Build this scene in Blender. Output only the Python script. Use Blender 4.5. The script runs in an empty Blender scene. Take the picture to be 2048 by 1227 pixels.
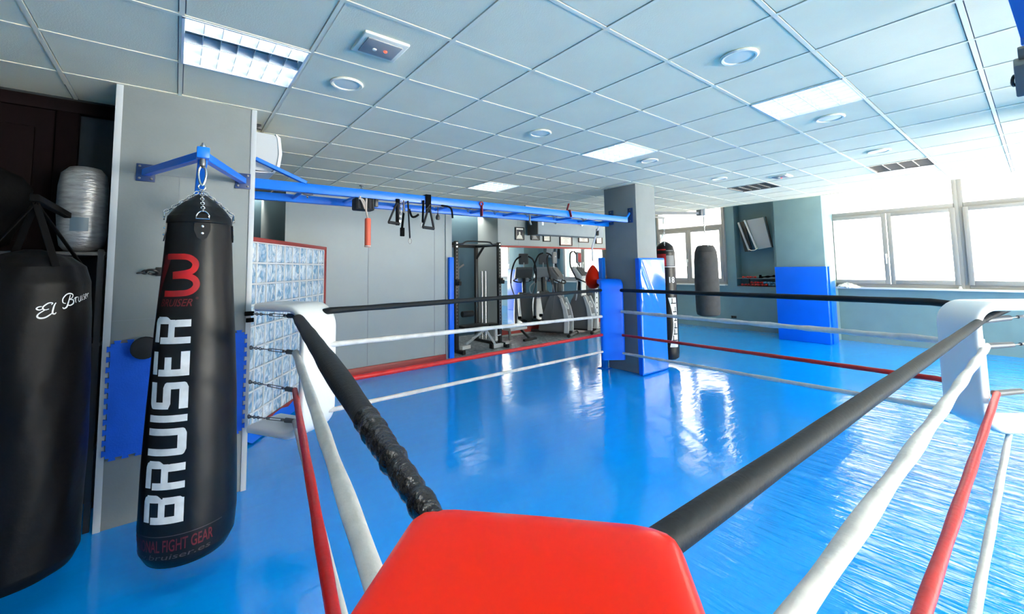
import bpy, bmesh, math, random
from mathutils import Vector as V, Matrix as M
random.seed(7)
scn = bpy.context.scene
COL = scn.collection
PI = math.pi
HC = 2.897      # ceiling height

# ------------------------------------------------------------------ materials
def nodes(name):
    m = bpy.data.materials.new(name); m.use_nodes = True
    nt = m.node_tree
    return m, nt, nt.nodes['Principled BSDF']

def mat(name, col, rough=.5, metal=0., spec=.5, var=0., vscale=6., bump=0., bscale=40., stretch=None, coat=0., emit=None, estr=1., trans=0.):
    m, nt, b = nodes(name)
    L = nt.links.new
    b.inputs['Base Color'].default_value = (*col, 1)
    b.inputs['Roughness'].default_value = rough
    b.inputs['Metallic'].default_value = metal
    b.inputs['Specular IOR Level'].default_value = spec
    b.inputs['Coat Weight'].default_value = coat
    b.inputs['Coat Roughness'].default_value = .08
    b.inputs['Transmission Weight'].default_value = trans
    tc = nt.nodes.new('ShaderNodeTexCoord')
    src = tc.outputs['Object']
    if stretch:
        mp = nt.nodes.new('ShaderNodeMapping'); mp.inputs['Scale'].default_value = stretch
        L(src, mp.inputs['Vector']); src = mp.outputs['Vector']
    if var:
        n = nt.nodes.new('ShaderNodeTexNoise'); n.inputs['Scale'].default_value = vscale; n.inputs['Detail'].default_value = 5
        L(src, n.inputs['Vector'])
        r = nt.nodes.new('ShaderNodeMapRange'); r.inputs['From Min'].default_value = .3; r.inputs['From Max'].default_value = .7
        r.inputs['To Min'].default_value = 1-var; r.inputs['To Max'].default_value = 1+var
        L(n.outputs['Fac'], r.inputs['Value'])
        mx = nt.nodes.new('ShaderNodeVectorMath'); mx.operation = 'SCALE'
        mx.inputs[0].default_value = col
        L(r.outputs['Result'], mx.inputs['Scale']); L(mx.outputs['Vector'], b.inputs['Base Color'])
    if bump:
        n2 = nt.nodes.new('ShaderNodeTexNoise'); n2.inputs['Scale'].default_value = bscale; n2.inputs['Detail'].default_value = 4
        L(src, n2.inputs['Vector'])
        bp = nt.nodes.new('ShaderNodeBump'); bp.inputs['Strength'].default_value = bump; bp.inputs['Distance'].default_value = .01
        L(n2.outputs['Fac'], bp.inputs['Height']); L(bp.outputs['Normal'], b.inputs['Normal'])
    if emit:
        b.inputs['Emission Color'].default_value = (*emit, 1); b.inputs['Emission Strength'].default_value = estr
    return m

def srgb(r, g, b):
    f = lambda c: ((c/255+.055)/1.055)**2.4 if c > 10 else c/255/12.92
    return (f(r), f(g), f(b))

W = {}
W['ceil'] = mat('ceiling_tile', (.86, .77, .55), .9, var=.03, vscale=3, bump=.12, bscale=120)
W['tbar'] = mat('ceiling_bar', (.88, .80, .60), .5)
W['gap'] = mat('shadow_gap', (.25, .27, .29), .9)
W['pillar'] = mat('pillar_paint', (.215, .235, .235), .6, var=.05, vscale=4, bump=.06, bscale=60)
W['panel'] = mat('grey_panel', (.31, .355, .36), .45, var=.03, vscale=2)
W['bluewall'] = mat('blue_grey_wall', (.17, .28, .30), .7, var=.05, vscale=3, bump=.05)
W['darkblue'] = mat('dark_blue_wall', (.055, .115, .155), .7, var=.06, vscale=3)
W['white_wall'] = mat('white_wall', (.62, .65, .66), .6, var=.03)
W['storewall'] = mat('store_wall', (.03, .037, .042), .8, spec=.2, var=.1)  # near black to keep the store corner dark; its shade is in the colour
W['matblue'] = mat('blue_vinyl', (.0, .13, .80), .3, spec=.4, coat=.12, var=.06, vscale=2, bump=.15, bscale=5)
W['bluepad'] = mat('blue_pad_vinyl', (.0, .16, .92), .38, spec=.3, var=.04, bump=.05, bscale=6)
W['foamblue'] = mat('blue_foam', (.0, .10, .66), .75, var=.06, vscale=8, bump=.2, bscale=90)
W['bluesteel'] = mat('blue_steel', (.0, .17, .72), .35, spec=.5)
W['navy'] = mat('navy_steel', (.005, .03, .12), .5)
W['red'] = mat('red_vinyl', (.66, .013, .0), .3, spec=.14, coat=.04, bump=.10, bscale=3.5)
W['whitevinyl'] = mat('white_vinyl', (.80, .79, .76), .38, coat=.1, bump=.12, bscale=9)
W['whiterope'] = mat('white_cloth_tape', (.66, .63, .59), .75, var=.1, vscale=14, bump=.35, bscale=45)
W['blackfoam'] = mat('black_foam', (.009, .011, .013), .6, spec=.25, var=.15, vscale=20, bump=.15, bscale=70)
W['tape'] = mat('black_tape', (.008, .008, .009), .22, var=.2, vscale=30, bump=.9, bscale=60)
W['redrope'] = mat('red_tape', (.52, .008, .006), .42, var=.12, vscale=16, bump=.2, bscale=40)
W['leather'] = mat('black_leather', (.004, .004, .0045), .36, spec=.3, var=.2, vscale=8, bump=.12, bscale=20)
W['leather2'] = mat('worn_leather', (.003, .0027, .003), .45, spec=.13, var=.2, vscale=8, bump=.25, bscale=14)
W['greycanvas'] = mat('grey_canvas', (.05, .048, .046), .8, var=.2, vscale=10, bump=.2, bscale=40)
W['printwhite'] = mat('white_print', (.70, .69, .67), .5, var=.12, vscale=22)
W['printred'] = mat('red_print', (.36, .004, .006), .45, var=.3, vscale=12)
W['printdark'] = mat('dark_red_print', (.11, .004, .006), .45, var=.3, vscale=12)
W['printgrey'] = mat('grey_print', (.06, .045, .045), .5)
W['chrome'] = mat('chrome', (.62, .62, .62), .2, metal=1)
W['steel'] = mat('grey_steel', (.2, .2, .2), .4, metal=.8)
W['darkmetal'] = mat('black_steel', (.012, .012, .013), .4, spec=.5)
W['rubber'] = mat('black_rubber', (.01, .01, .011), .75, bump=.1)
W['greyplastic'] = mat('grey_plastic', (.13, .135, .14), .45)
W['lightplastic'] = mat('light_grey_plastic', (.5, .52, .53), .4)
W['darkplastic'] = mat('dark_plastic', (.03, .032, .035), .4)
W['whiteplastic'] = mat('white_plastic', (.78, .78, .76), .4)
W['whitepaint'] = mat('white_paint', (.75, .75, .73), .4)
W['winframe'] = mat('window_frame_white', (.27, .27, .265), .45)
W['redwood'] = mat('red_painted_wood', (.33, .025, .02), .45, var=.15, stretch=(1, 1, 8), vscale=4)
W['darkredwood'] = mat('dark_red_wood', (.004, .0008, .0014), .7, spec=.1, var=.3, stretch=(8, 8, 1), vscale=4)  # darkened well below the wood's red; the corner's shade is in it
W['blackcloth'] = mat('black_cloth', (.002, .002, .0023), .8, spec=.1, bump=.2)
W['orange'] = mat('orange_plastic', (.75, .12, .06), .5)
W['redstrap'] = mat('red_strap', (.3, .01, .012), .7)
W['cord'] = mat('beige_cord', (.5, .42, .36), .8)
W['silvertape'] = mat('silver_tape', (.30, .30, .30), .3, metal=.45, var=.25, vscale=12, bump=.9, bscale=16, stretch=(1, 1, 4))
W['paper'] = mat('paper', (.80, .78, .70), .7)
W['photo'] = mat('dark_photo', (.06, .06, .065), .4)
W['photolight'] = mat('grey_photo', (.35, .34, .33), .4)
W['blackframe'] = mat('black_frame', (.01, .01, .01), .4)
W['soffit'] = mat('soffit_grey', (.24, .29, .32), .6, var=.04)
W['wood'] = mat('shelf_wood', (.07, .035, .025), .5)
W['dumbred'] = mat('red_weight', (.55, .02, .02), .4)
W['dumbblue'] = mat('blue_weight', (.12, .28, .42), .4)
W['cloth'] = mat('white_cloth', (.75, .74, .72), .8, bump=.3, bscale=20)
W['redlamp'] = mat('red_indicator', (.6, .02, .01), .4, emit=(1, .1, .05), estr=.9)
W['mirror'] = mat('mirror', (.86, .9, .92), .02, metal=1)
W['ceilfit'] = mat('ceiling_fitting_white', (.90, .83, .66), .4, spec=.3)
W['louver'] = mat('louver_white', (.84, .82, .74), .3)
W['faintblue'] = mat('faint_blue_tape', (.10, .145, .18), .4)
W['greysteel'] = mat('grey_painted_steel', (.17, .165, .16), .5)
W['glossblue'] = mat('glossy_blue_vinyl', (.0, .15, .88), .12, spec=.8, coat=1.)
W['lampon'] = mat('lamp_tube', (.9, .95, .95), .5, emit=(.86, .97, 1.0), estr=1.25)
W['lampfill'] = mat('fill_lamp_tube', (.9, .95, .95), .5, emit=(1.0, .97, .9), estr=7)  # brighter tubes for the added lamps behind the camera, to light the floor
W['lampoff'] = mat('lamp_off', (.32, .31, .29), .35)
W['louver'] = mat('louver_white', (.70, .72, .72), .3)
W['louverdark'] = mat('louver_grey', (.33, .31, .28), .3, metal=.5)

def floor_mat():
    m, nt, b = nodes('blue_mat_floor'); L = nt.links.new; N = nt.nodes.new
    b.inputs['Base Color'].default_value = (.0, .36, 1.0, 1)
    b.inputs['Specular IOR Level'].default_value = .5
    b.inputs['Coat Weight'].default_value = .35; b.inputs['Coat Roughness'].default_value = .06
    tc = N('ShaderNodeTexCoord'); sp = N('ShaderNodeSeparateXYZ'); L(tc.outputs['Object'], sp.inputs[0])
    def noise(scale, sc, det=3, dist=0):
        mp = N('ShaderNodeMapping'); mp.inputs['Scale'].default_value = scale; L(tc.outputs['Object'], mp.inputs['Vector'])
        n = N('ShaderNodeTexNoise'); n.inputs['Scale'].default_value = sc; n.inputs['Detail'].default_value = det
        n.inputs['Distortion'].default_value = dist
        L(mp.outputs['Vector'], n.inputs['Vector']); return n.outputs['Fac']
    def math_(op, a, b_):
        k = N('ShaderNodeMath'); k.operation = op
        for i, q in enumerate((a, b_)):
            if isinstance(q, (int, float)): k.inputs[i].default_value = q
            else: L(q, k.inputs[i])
        return k.outputs[0]
    wr = noise((9, 1.1, 1), 1.5, 4, .6)         # folds of the loose cover in the window-side strip
    broad = noise((1, 1, 1), 1.1, 3)
    fine = noise((1.2, 3.2, 1), 4, 4, .4)
    mask1 = N('ShaderNodeMapRange'); L(sp.outputs['Y'], mask1.inputs['Value'])
    mask1.inputs['From Min'].default_value = 1.38; mask1.inputs['From Max'].default_value = 1.12
    mask2 = N('ShaderNodeMapRange'); L(sp.outputs['X'], mask2.inputs['Value'])
    mask2.inputs['From Min'].default_value = 1.6; mask2.inputs['From Max'].default_value = 3.0
    mk = math_('MULTIPLY', mask1.outputs['Result'], mask2.outputs['Result'])
    h = math_('ADD', math_('MULTIPLY', math_('MULTIPLY', wr, mk), 2.6), math_('ADD', math_('MULTIPLY', broad, .9), math_('MULTIPLY', fine, .22)))
    # welded seams of the cover
    for axis, off, per in (('Y', 1.25, 1.35), ('X', .4, 3.1)):
        s = math_('ABSOLUTE', math_('SUBTRACT', math_('PINGPONG', math_('SUBTRACT', sp.outputs[axis], off), per), 0), 0)
        s2 = math_('LESS_THAN', s, .016)
        h = math_('ADD', h, math_('MULTIPLY', s2, .12))
    bp = N('ShaderNodeBump'); bp.inputs['Strength'].default_value = .55; bp.inputs['Distance'].default_value = .02
    L(h, bp.inputs['Height']); L(bp.outputs['Normal'], b.inputs['Normal']); L(bp.outputs['Normal'], b.inputs['Coat Normal'])
    rr = N('ShaderNodeMapRange'); L(broad, rr.inputs['Value']); rr.inputs['To Min'].default_value = .07; rr.inputs['To Max'].default_value = .17
    L(rr.outputs['Result'], b.inputs['Roughness'])
    return m
W['floor'] = floor_mat()

def gym_floor_mat():
    m, nt, b = nodes('marbled_floor'); L = nt.links.new; N = nt.nodes.new
    tc = N('ShaderNodeTexCoord'); n = N('ShaderNodeTexNoise'); n.inputs['Scale'].default_value = 9; n.inputs['Detail'].default_value = 8
    n.inputs['Distortion'].default_value = 1.5
    L(tc.outputs['Object'], n.inputs['Vector'])
    cr = N('ShaderNodeValToRGB'); cr.color_ramp.elements[0].position = .35; cr.color_ramp.elements[1].position = .68
    cr.color_ramp.elements[0].color = (.07, .10, .12, 1); cr.color_ramp.elements[1].color = (.46, .50, .52, 1)
    L(n.outputs['Fac'], cr.inputs['Fac']); L(cr.outputs['Color'], b.inputs['Base Color']); b.inputs['Roughness'].default_value = .35
    return m
W['gymfloor'] = gym_floor_mat()

def block_mat():
    m, nt, b = nodes('glass_block'); L = nt.links.new; N = nt.nodes.new
    b.inputs['Roughness'].default_value = .06; b.inputs['Specular IOR Level'].default_value = .9
    tc = N('ShaderNodeTexCoord')
    n = N('ShaderNodeTexNoise'); n.inputs['Scale'].default_value = 11; n.inputs['Detail'].default_value = 2; n.inputs['Distortion'].default_value = 1.6
    mp = N('ShaderNodeMapping'); mp.inputs['Scale'].default_value = (1, 1, .6); L(tc.outputs['Object'], mp.inputs[0]); L(mp.outputs[0], n.inputs['Vector'])
    cr = N('ShaderNodeValToRGB'); e = cr.color_ramp.elements
    e[0].position = .36; e[0].color = (.22, .42, .62, 1); e[1].position = .64; e[1].color = (.88, .94, .97, 1)  # highlights and reflections of the glass put into the colour as pale swirls
    L(n.outputs['Fac'], cr.inputs['Fac']); L(cr.outputs['Color'], b.inputs['Base Color'])
    bp = N('ShaderNodeBump'); bp.inputs['Strength'].default_value = 1; bp.inputs['Distance'].default_value = .06
    L(n.outputs['Fac'], bp.inputs['Height']); L(bp.outputs['Normal'], b.inputs['Normal'])
    return m
W['block'] = block_mat()

def pane_mat(nm, tint):
    m = bpy.data.materials.new(nm); m.use_nodes = True; nt = m.node_tree; nt.nodes.clear(); N = nt.nodes.new; L = nt.links.new
    o = N('ShaderNodeOutputMaterial'); mx = N('ShaderNodeMixShader'); t = N('ShaderNodeBsdfTransparent'); g = N('ShaderNodeBsdfGlossy')
    g.inputs['Roughness'].default_value = .02; t.inputs['Color'].default_value = (*tint, 1); mx.inputs['Fac'].default_value = .05
    L(t.outputs[0], mx.inputs[1]); L(g.outputs[0], mx.inputs[2]); L(mx.outputs[0], o.inputs['Surface'])
    return m
W['pane'] = pane_mat('window_glass', (.52, .52, .515))     # grey tint put in to dim the daylight through these panes
W['clearpane'] = pane_mat('clear_glass', (.96, .97, .96))

# ------------------------------------------------------------------ mesh helpers
def B(): return bmesh.new()

def box(bm, x0, x1, y0, y1, z0, z1, bev=0., seg=2):
    obox(bm, V(((x0+x1)/2, (y0+y1)/2, (z0+z1)/2)), V((abs(x1-x0)/2, 0, 0)), V((0, abs(y1-y0)/2, 0)), V((0, 0, abs(z1-z0)/2)), bev, seg)

def obox(bm, c, a, b, d, bev=0., seg=2):
    vs = [bm.verts.new(c + a*i + b*j + d*k) for i in (-1, 1) for j in (-1, 1) for k in (-1, 1)]
    fs = [bm.faces.new([vs[i] for i in q]) for q in ((0, 1, 3, 2), (4, 6, 7, 5), (0, 4, 5, 1), (2, 3, 7, 6), (0, 2, 6, 4), (1, 5, 7, 3))]
    if bev:
        es = list({e for f in fs for e in f.edges})
        bmesh.ops.bevel(bm, geom=es, offset=bev, segments=seg, affect='EDGES', profile=.5)

def frame_of(p0, p1, up=V((0, 0, 1))):
    t = (V(p1)-V(p0)).normalized()
    if abs(t.dot(up)) > .98: up = V((1, 0, 0))
    s = t.cross(up).normalized(); u = s.cross(t).normalized()
    return t, s, u

def bar(bm, p0, p1, w, h, bev=.003, up=V((0, 0, 1))):
    p0, p1 = V(p0), V(p1); t, s, u = frame_of(p0, p1, up)
    obox(bm, (p0+p1)/2, t*((p1-p0).length/2), s*(w/2), u*(h/2), bev, 1)

def smooth_pts(pts, n=8):
    pts = [V(p) for p in pts]; out = []
    for i in range(len(pts)-1):
        a = pts[max(i-1, 0)]; b = pts[i]; c = pts[i+1]; d = pts[min(i+2, len(pts)-1)]
        for k in range(n):
            t = k/n
            out.append(.5*((2*b) + (c-a)*t + (2*a-5*b+4*c-d)*t*t + (3*b-a-3*c+d)*t**3))
    out.append(pts[-1]); return out

def tube(bm, pts, r, n=10, rf=None, closed=False, caps=True):
    pts = [V(p) for p in pts]; m = len(pts); rings = []; s = 0; ref = None
    for i in range(m):
        if closed: t = (pts[(i+1) % m]-pts[i-1]).normalized()
        else: t = (pts[min(i+1, m-1)]-pts[max(i-1, 0)]).normalized()
        if ref is None:
            ref = V((0, 0, 1)) if abs(t.z) < .9 else V((1, 0, 0))
            ref = (ref - t*ref.dot(t)).normalized()
        else:
            ref = (ref - t*ref.dot(t)).normalized()
        o = t.cross(ref)
        if i: s += (pts[i]-pts[i-1]).length
        ring = []
        for k in range(n):
            a = 2*PI*k/n
            rr = rf(s, a) if rf else r
            ring.append(bm.verts.new(pts[i] + (ref*math.cos(a)+o*math.sin(a))*rr))
        rings.append(ring)
    for i in range(m if closed else m-1):
        A, C = rings[i], rings[(i+1) % m]
        for k in range(n): bm.faces.new((A[k], A[(k+1) % n], C[(k+1) % n], C[k]))
    if caps and not closed:
        bm.faces.new(rings[0][::-1]); bm.faces.new(rings[-1])

def surf(bm, rows, closed_u=True, cap0=True, cap1=True):
    R = [[bm.verts.new(p) for p in row] for row in rows]
    n = len(R[0])
    for i in range(len(R)-1):
        for k in range(n if closed_u else n-1):
            bm.faces.new((R[i][k], R[i][(k+1) % n], R[i+1][(k+1) % n], R[i+1][k]))
    if closed_u and cap0: bm.faces.new(R[0][::-1])
    if closed_u and cap1: bm.faces.new(R[-1])

def lathe(bm, prof, c, n=24, axis=None):
    c = V(c)
    if axis is None: ex, ey, ez = V((1, 0, 0)), V((0, 1, 0)), V((0, 0, 1))
    else:
        ez = V(axis).normalized(); ex = (V((0, 0, 1)) if abs(ez.z) < .9 else V((1, 0, 0))).cross(ez).normalized(); ey = ez.cross(ex)
    surf(bm, [[c + ez*z + (ex*math.cos(2*PI*k/n)+ey*math.sin(2*PI*k/n))*max(r, 1e-4) for k in range(n)] for r, z in prof])

def prism(bm, poly, o, ex, ey, th):
    """flat polygon in the plane (ex, ey) at o, thickened along ex x ey"""
    o, ex, ey = V(o), V(ex), V(ey); ez = ex.cross(ey).normalized()*th
    a = [bm.verts.new(o+ex*x+ey*y) for x, y in poly]; b = [bm.verts.new(o+ex*x+ey*y+ez) for x, y in poly]
    n = len(poly)
    bm.faces.new(a[::-1]); bm.faces.new(b)
    for i in range(n): bm.faces.new((a[i], a[(i+1) % n], b[(i+1) % n], b[i]))

def ring(bm, c, R, r, nrm, n=20, m=8, sx=1.):
    nrm = V(nrm).normalized(); ex = (V((0, 0, 1)) if abs(nrm.z) < .9 else V((1, 0, 0))).cross(nrm).normalized(); ey = nrm.cross(ex)
    tube(bm, [V(c)+ex*math.cos(2*PI*k/n)*R*sx+ey*math.sin(2*PI*k/n)*R for k in range(n)], r, m, closed=True)

def chain(bm, p0, p1, ll=.035, r=.0035, w=.011):
    p0, p1 = V(p0), V(p1); t, s, u = frame_of(p0, p1); Lg = (p1-p0).length; n = max(1, round(Lg/(ll*.78))); st = Lg/n
    for i in range(n):
        c = p0 + t*(i+.5)*st; a, h = (s, u) if i % 2 else (u, s)
        pts = []
        for k in range(12):
            q = 2*PI*k/12; pts.append(c + t*math.cos(q)*st*.62 + a*math.sin(q)*w)
        tube(bm, pts, r, 6, closed=True)

def mesh_obj(name, bm, m, parent=None, flat=False, ang=38):
    bmesh.ops.recalc_face_normals(bm, faces=bm.faces)
    me = bpy.data.meshes.new(name); bm.to_mesh(me); bm.free()
    for k in (m if isinstance(m, (list, tuple)) else [m]): me.materials.append(W[k])
    if not flat:
        me.polygons.foreach_set('use_smooth', [True]*len(me.polygons)); me.set_sharp_from_angle(angle=math.radians(ang))
    o = bpy.data.objects.new(name, me); COL.objects.link(o)
    if parent: o.parent = parent
    return o

def struct(name, bm, m, parent=None, **k):
    o = mesh_obj(name, bm, m, parent, **k)
    if not parent: o['kind'] = 'structure'
    return o

class Thing:
    def __init__(s, name, label, cat, loc=(0, 0, 0), group=None):
        s.o = bpy.data.objects.new(name, None); COL.objects.link(s.o); s.loc = V(loc); s.o.location = s.loc
        s.o.empty_display_size = .1; s.tag(label, cat, group)
    def tag(s, label, cat, group):
        s.o['label'] = label; s.o['category'] = cat
        if group: s.o['group'] = group
    def part(s, name, bm, m, parent=None, label=None, **k):
        bmesh.ops.translate(bm, verts=bm.verts, vec=-s.loc)
        o = mesh_obj(name, bm, m, parent or s.o, **k)
        if label: o['label'] = label
        return o

def single(name, bm, m, label, cat, group=None, origin=None, **k):
    """a thing that is one mesh"""
    if origin is not None: bmesh.ops.translate(bm, verts=bm.verts, vec=-V(origin))
    o = mesh_obj(name, bm, m, None, **k)
    if origin is not None: o.location = V(origin)
    o['label'] = label; o['category'] = cat
    if group: o['group'] = group
    return o

def copy_tree(o, parent=None):
    c = o.copy(); COL.objects.link(c)
    if parent: c.parent = parent
    for ch in list(o.children): copy_tree(ch, c)
    return c

def retag(o, label=None, group=None):
    if label: o['label'] = label
    if group: o['group'] = group
    return o

def text_mesh(txt, size, shear=0., bold=0.):
    cu = bpy.data.curves.new('t', 'FONT'); cu.body = txt; cu.size = size; cu.shear = shear; cu.offset = bold; cu.resolution_u = 3
    ob = bpy.data.objects.new('t', cu); COL.objects.link(ob)
    dg = bpy.context.evaluated_depsgraph_get(); dg.update()
    me = bpy.data.meshes.new_from_object(ob.evaluated_get(dg))
    bm = bmesh.new(); bm.from_mesh(me)
    bpy.data.objects.remove(ob); bpy.data.curves.remove(cu); bpy.data.meshes.remove(me)
    bmesh.ops.triangulate(bm, faces=bm.faces)
    return bm

# ------------------------------------------------------------------ the room
bm = B(); box(bm, -3.2, 11.3, -6.2, 8.9, -.12, 0); struct('floor', bm, 'floor')
bm = B(); box(bm, 3.92, 11.2, 6.64, 8.8, 0, .004); struct('floor_gym', bm, 'gymfloor')

XL = [.582+.6*k for k in range(-7, 15)]; YL = [.768+.6*k for k in range(-12, 14)]
LAMPS = [(.282, 2.868), (3.882, 1.068), (3.882, 2.868), (3.882, 5.268), (7.482, 1.068), (7.482, 2.868), (7.482, 5.268),
         (.282, 1.068), (.282, -.732), (3.882, -.732), (3.882, -2.532), (.282, -2.532)]  # unseen lamps, added to light the floor and the red pad
EDGE = 9.45
bm = B()
def tquad(x0, x1, y0, y1, z, mi):
    f = bm.faces.new([bm.verts.new(p) for p in ((x0, y0, z), (x0, y1, z), (x1, y1, z), (x1, y0, z))]); f.material_index = mi
for i in range(len(XL)):
    x0 = XL[i]; x1 = XL[i+1] if i+1 < len(XL) else EDGE
    for j in range(len(YL)-1):
        y0, y1 = YL[j], YL[j+1]
        if any(abs((x0+x1)/2-a) < .2 and abs((y0+y1)/2-c) < .2 for a, c in LAMPS): continue
        tquad(x0+.016, x1-.016, y0+.016, y1-.016, HC+.004, 0)
        # the tegular edge of the tile: a narrow shadow gap all round it
        for a, b_, c, d in ((x0+.011, x0+.016, y0+.011, y1-.011), (x1-.016, x1-.011, y0+.011, y1-.011),
                            (x0+.016, x1-.016, y0+.011, y0+.016), (x0+.016, x1-.016, y1-.016, y1-.011)):
            tquad(a, b_, c, d, HC+.012, 2)
for x in XL:
    n0 = len(bm.faces); box(bm, x-.011, x+.011, YL[0], YL[-1], HC, HC+.02)
    bm.faces.ensure_lookup_table()
    for f in bm.faces[n0:]: f.material_index = 1
for y in YL:
    n0 = len(bm.faces); box(bm, XL[0], EDGE, y-.011, y+.011, HC+.0006, HC+.02)
    bm.faces.ensure_lookup_table()
    for f in bm.faces[n0:]: f.material_index = 1
n0 = len(bm.faces)
box(bm, EDGE-.02, EDGE, YL[0], YL[-1], HC-.004, 3.36)         # blind box edge before the windows
box(bm, EDGE-.02, 11.6, YL[0], YL[-1], 3.34, 3.42)
box(bm, -3.7, EDGE, -6.6, YL[-1], HC+.16, HC+.2)              # slab above the tiles
bm.faces.ensure_lookup_table()
for f in bm.faces[n0:]: f.material_index = 1
struct('ceiling', bm, ['ceil', 'tbar', 'gap'], flat=True)

# window wall (right) with the dumbbell niche
bm = B()
def wl(y0, y1, z0, z1, x0=11.2, x1=11.5): box(bm, x0, x1, y0, y1, z0, z1)
wl(-3.2, 2.86, 0, 1.13); wl(-6.3, -3.2, 0, 3.3); wl(-6.3, 8.9, 3.28, 3.42); wl(2.86, 3.93, 0, 3.28); wl(3.93, 4.81, 0, 1.08); wl(4.81, 5.03, 0, 3.28)
wl(5.03, 6.97, 0, 1.13); wl(6.97, 8.9, 0, 3.28)
wl(3.9, 4.84, 1.0, 3.3, 11.5, 11.58)
struct('wall_right', bm, 'bluewall')
bm = B(); box(bm, -3.3, 11.5, -6.4, -6.2, 0, .25); box(bm, -3.3, 11.5, -6.4, -6.2, 2.85, 3.42)
for x0, x1 in ((-3.3, 2.4), (3.6, 3.9), (7.4, 7.7), (11.0, 11.5)): box(bm, x0, x1, -6.4, -6.2, .25, 2.85)
struct('wall_front', bm, 'white_wall')
bm = B(); box(bm, -3.3, -3.2, -6.2, 4.4, 0, HC+.1); struct('wall_left', bm, 'panel')
bm = B(); box(bm, -3.2, -.35, 4.3, 4.4, 0, HC+.1); struct('wall_store', bm, 'storewall')
bm = B(); box(bm, .3, .4, 4.75, 8.8, 0, HC+.1); box(bm, .3, 6.0, 8.8, 8.9, 0, HC+.1); struct('wall_back', bm, 'darkblue')
bm = B(); box(bm, 6.0, 11.4, 7.95, 8.9, 0, 3.36)
for x in (6.62, 7.72, 8.82, 9.92): box(bm, x, x+.006, 7.946, 7.952, 2.17, HC)
box(bm, 5.985, 6.02, 7.935, 7.99, 0, HC)
struct('wall_gym', bm, 'panel')
# grey panelled partition with its seams, red skirting
bm = B(); box(bm, 1.2, 3.92, 6.62, 6.74, 0, HC+.05); box(bm, 1.2, 1.3, 6.74, 8.8, 0, HC+.05); box(bm, 3.8, 3.92, 6.74, 8.8, 0, HC+.05)
box(bm, 1.2, 1.30, 6.6, 6.625, 0, HC); box(bm, 3.80, 3.925, 6.595, 6.625, 0, HC)
struct('wall_partition', bm, 'panel')
bm = B()
for x in (2.40, 3.58): box(bm, x, x+.006, 6.616, 6.622, .14, HC)
struct('trim_1', bm, 'gap')
bm = B(); box(bm, 1.3, 3.80, 6.59, 6.62, 0, .125, .004); struct('baseboard_back', bm, 'redwood')

# pillars
bm = B(); box(bm, -.35, .46, 3.78, 4.75, 0, HC+.02, .004); struct('pillar', bm, 'pillar')
bm = B()
box(bm, .43, .466, 3.772, 3.80, 0, HC, .002); box(bm, -.356, -.32, 3.772, 3.80, 0, HC, .002)
struct('trim_2', bm, 'lightplastic')
bm = B()
box(bm, -.32, .43, 3.777, 3.782, 2.305, 2.308); box(bm, -.32, .43, 3.777, 3.782, 1.31, 1.313); box(bm, .0, .003, 3.777, 3.782, .0, 2.305)
struct('trim_3', bm, 'gap')
bm = B(); box(bm, 5.56, 6.08, 3.82, 4.43, 0, HC+.02, .006); struct('pillar', bm, 'pillar')
bm = B(); box(bm, 10.45, 11.2, 2.74, 3.63, 0, 3.34, .006); struct('pillar', bm, 'bluewall')
bm = B(); box(bm, 5.2, 5.8, -1.0, -.35, 0, HC+.02, .006); struct('pillar', bm, 'pillar')

# dark red doorway in the store corner
d = struct('door_1', (lambda bm: (box(bm, -3.0, -.70, 4.262, 4.30, 0, 2.78), bm)[1])(B()), 'darkredwood')
bm = B(); box(bm, -3.1, -.36, 4.235, 4.30, 2.78, 2.868, .004); box(bm, -.70, -.585, 4.235, 4.30, 0, 2.78, .004); struct('door_frame', bm, 'darkredwood', d)
bm = B()
for x0, x1, z0, z1 in ((-1.25, -.80, 1.85, 2.65), (-1.9, -1.4, 1.85, 2.65), (-1.25, -.80, .25, 1.6), (-1.9, -1.4, .25, 1.6)):
    box(bm, x0, x1, 4.25, 4.27, z0, z1, .012)
struct('door_panel', bm, 'darkredwood', d)

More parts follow.
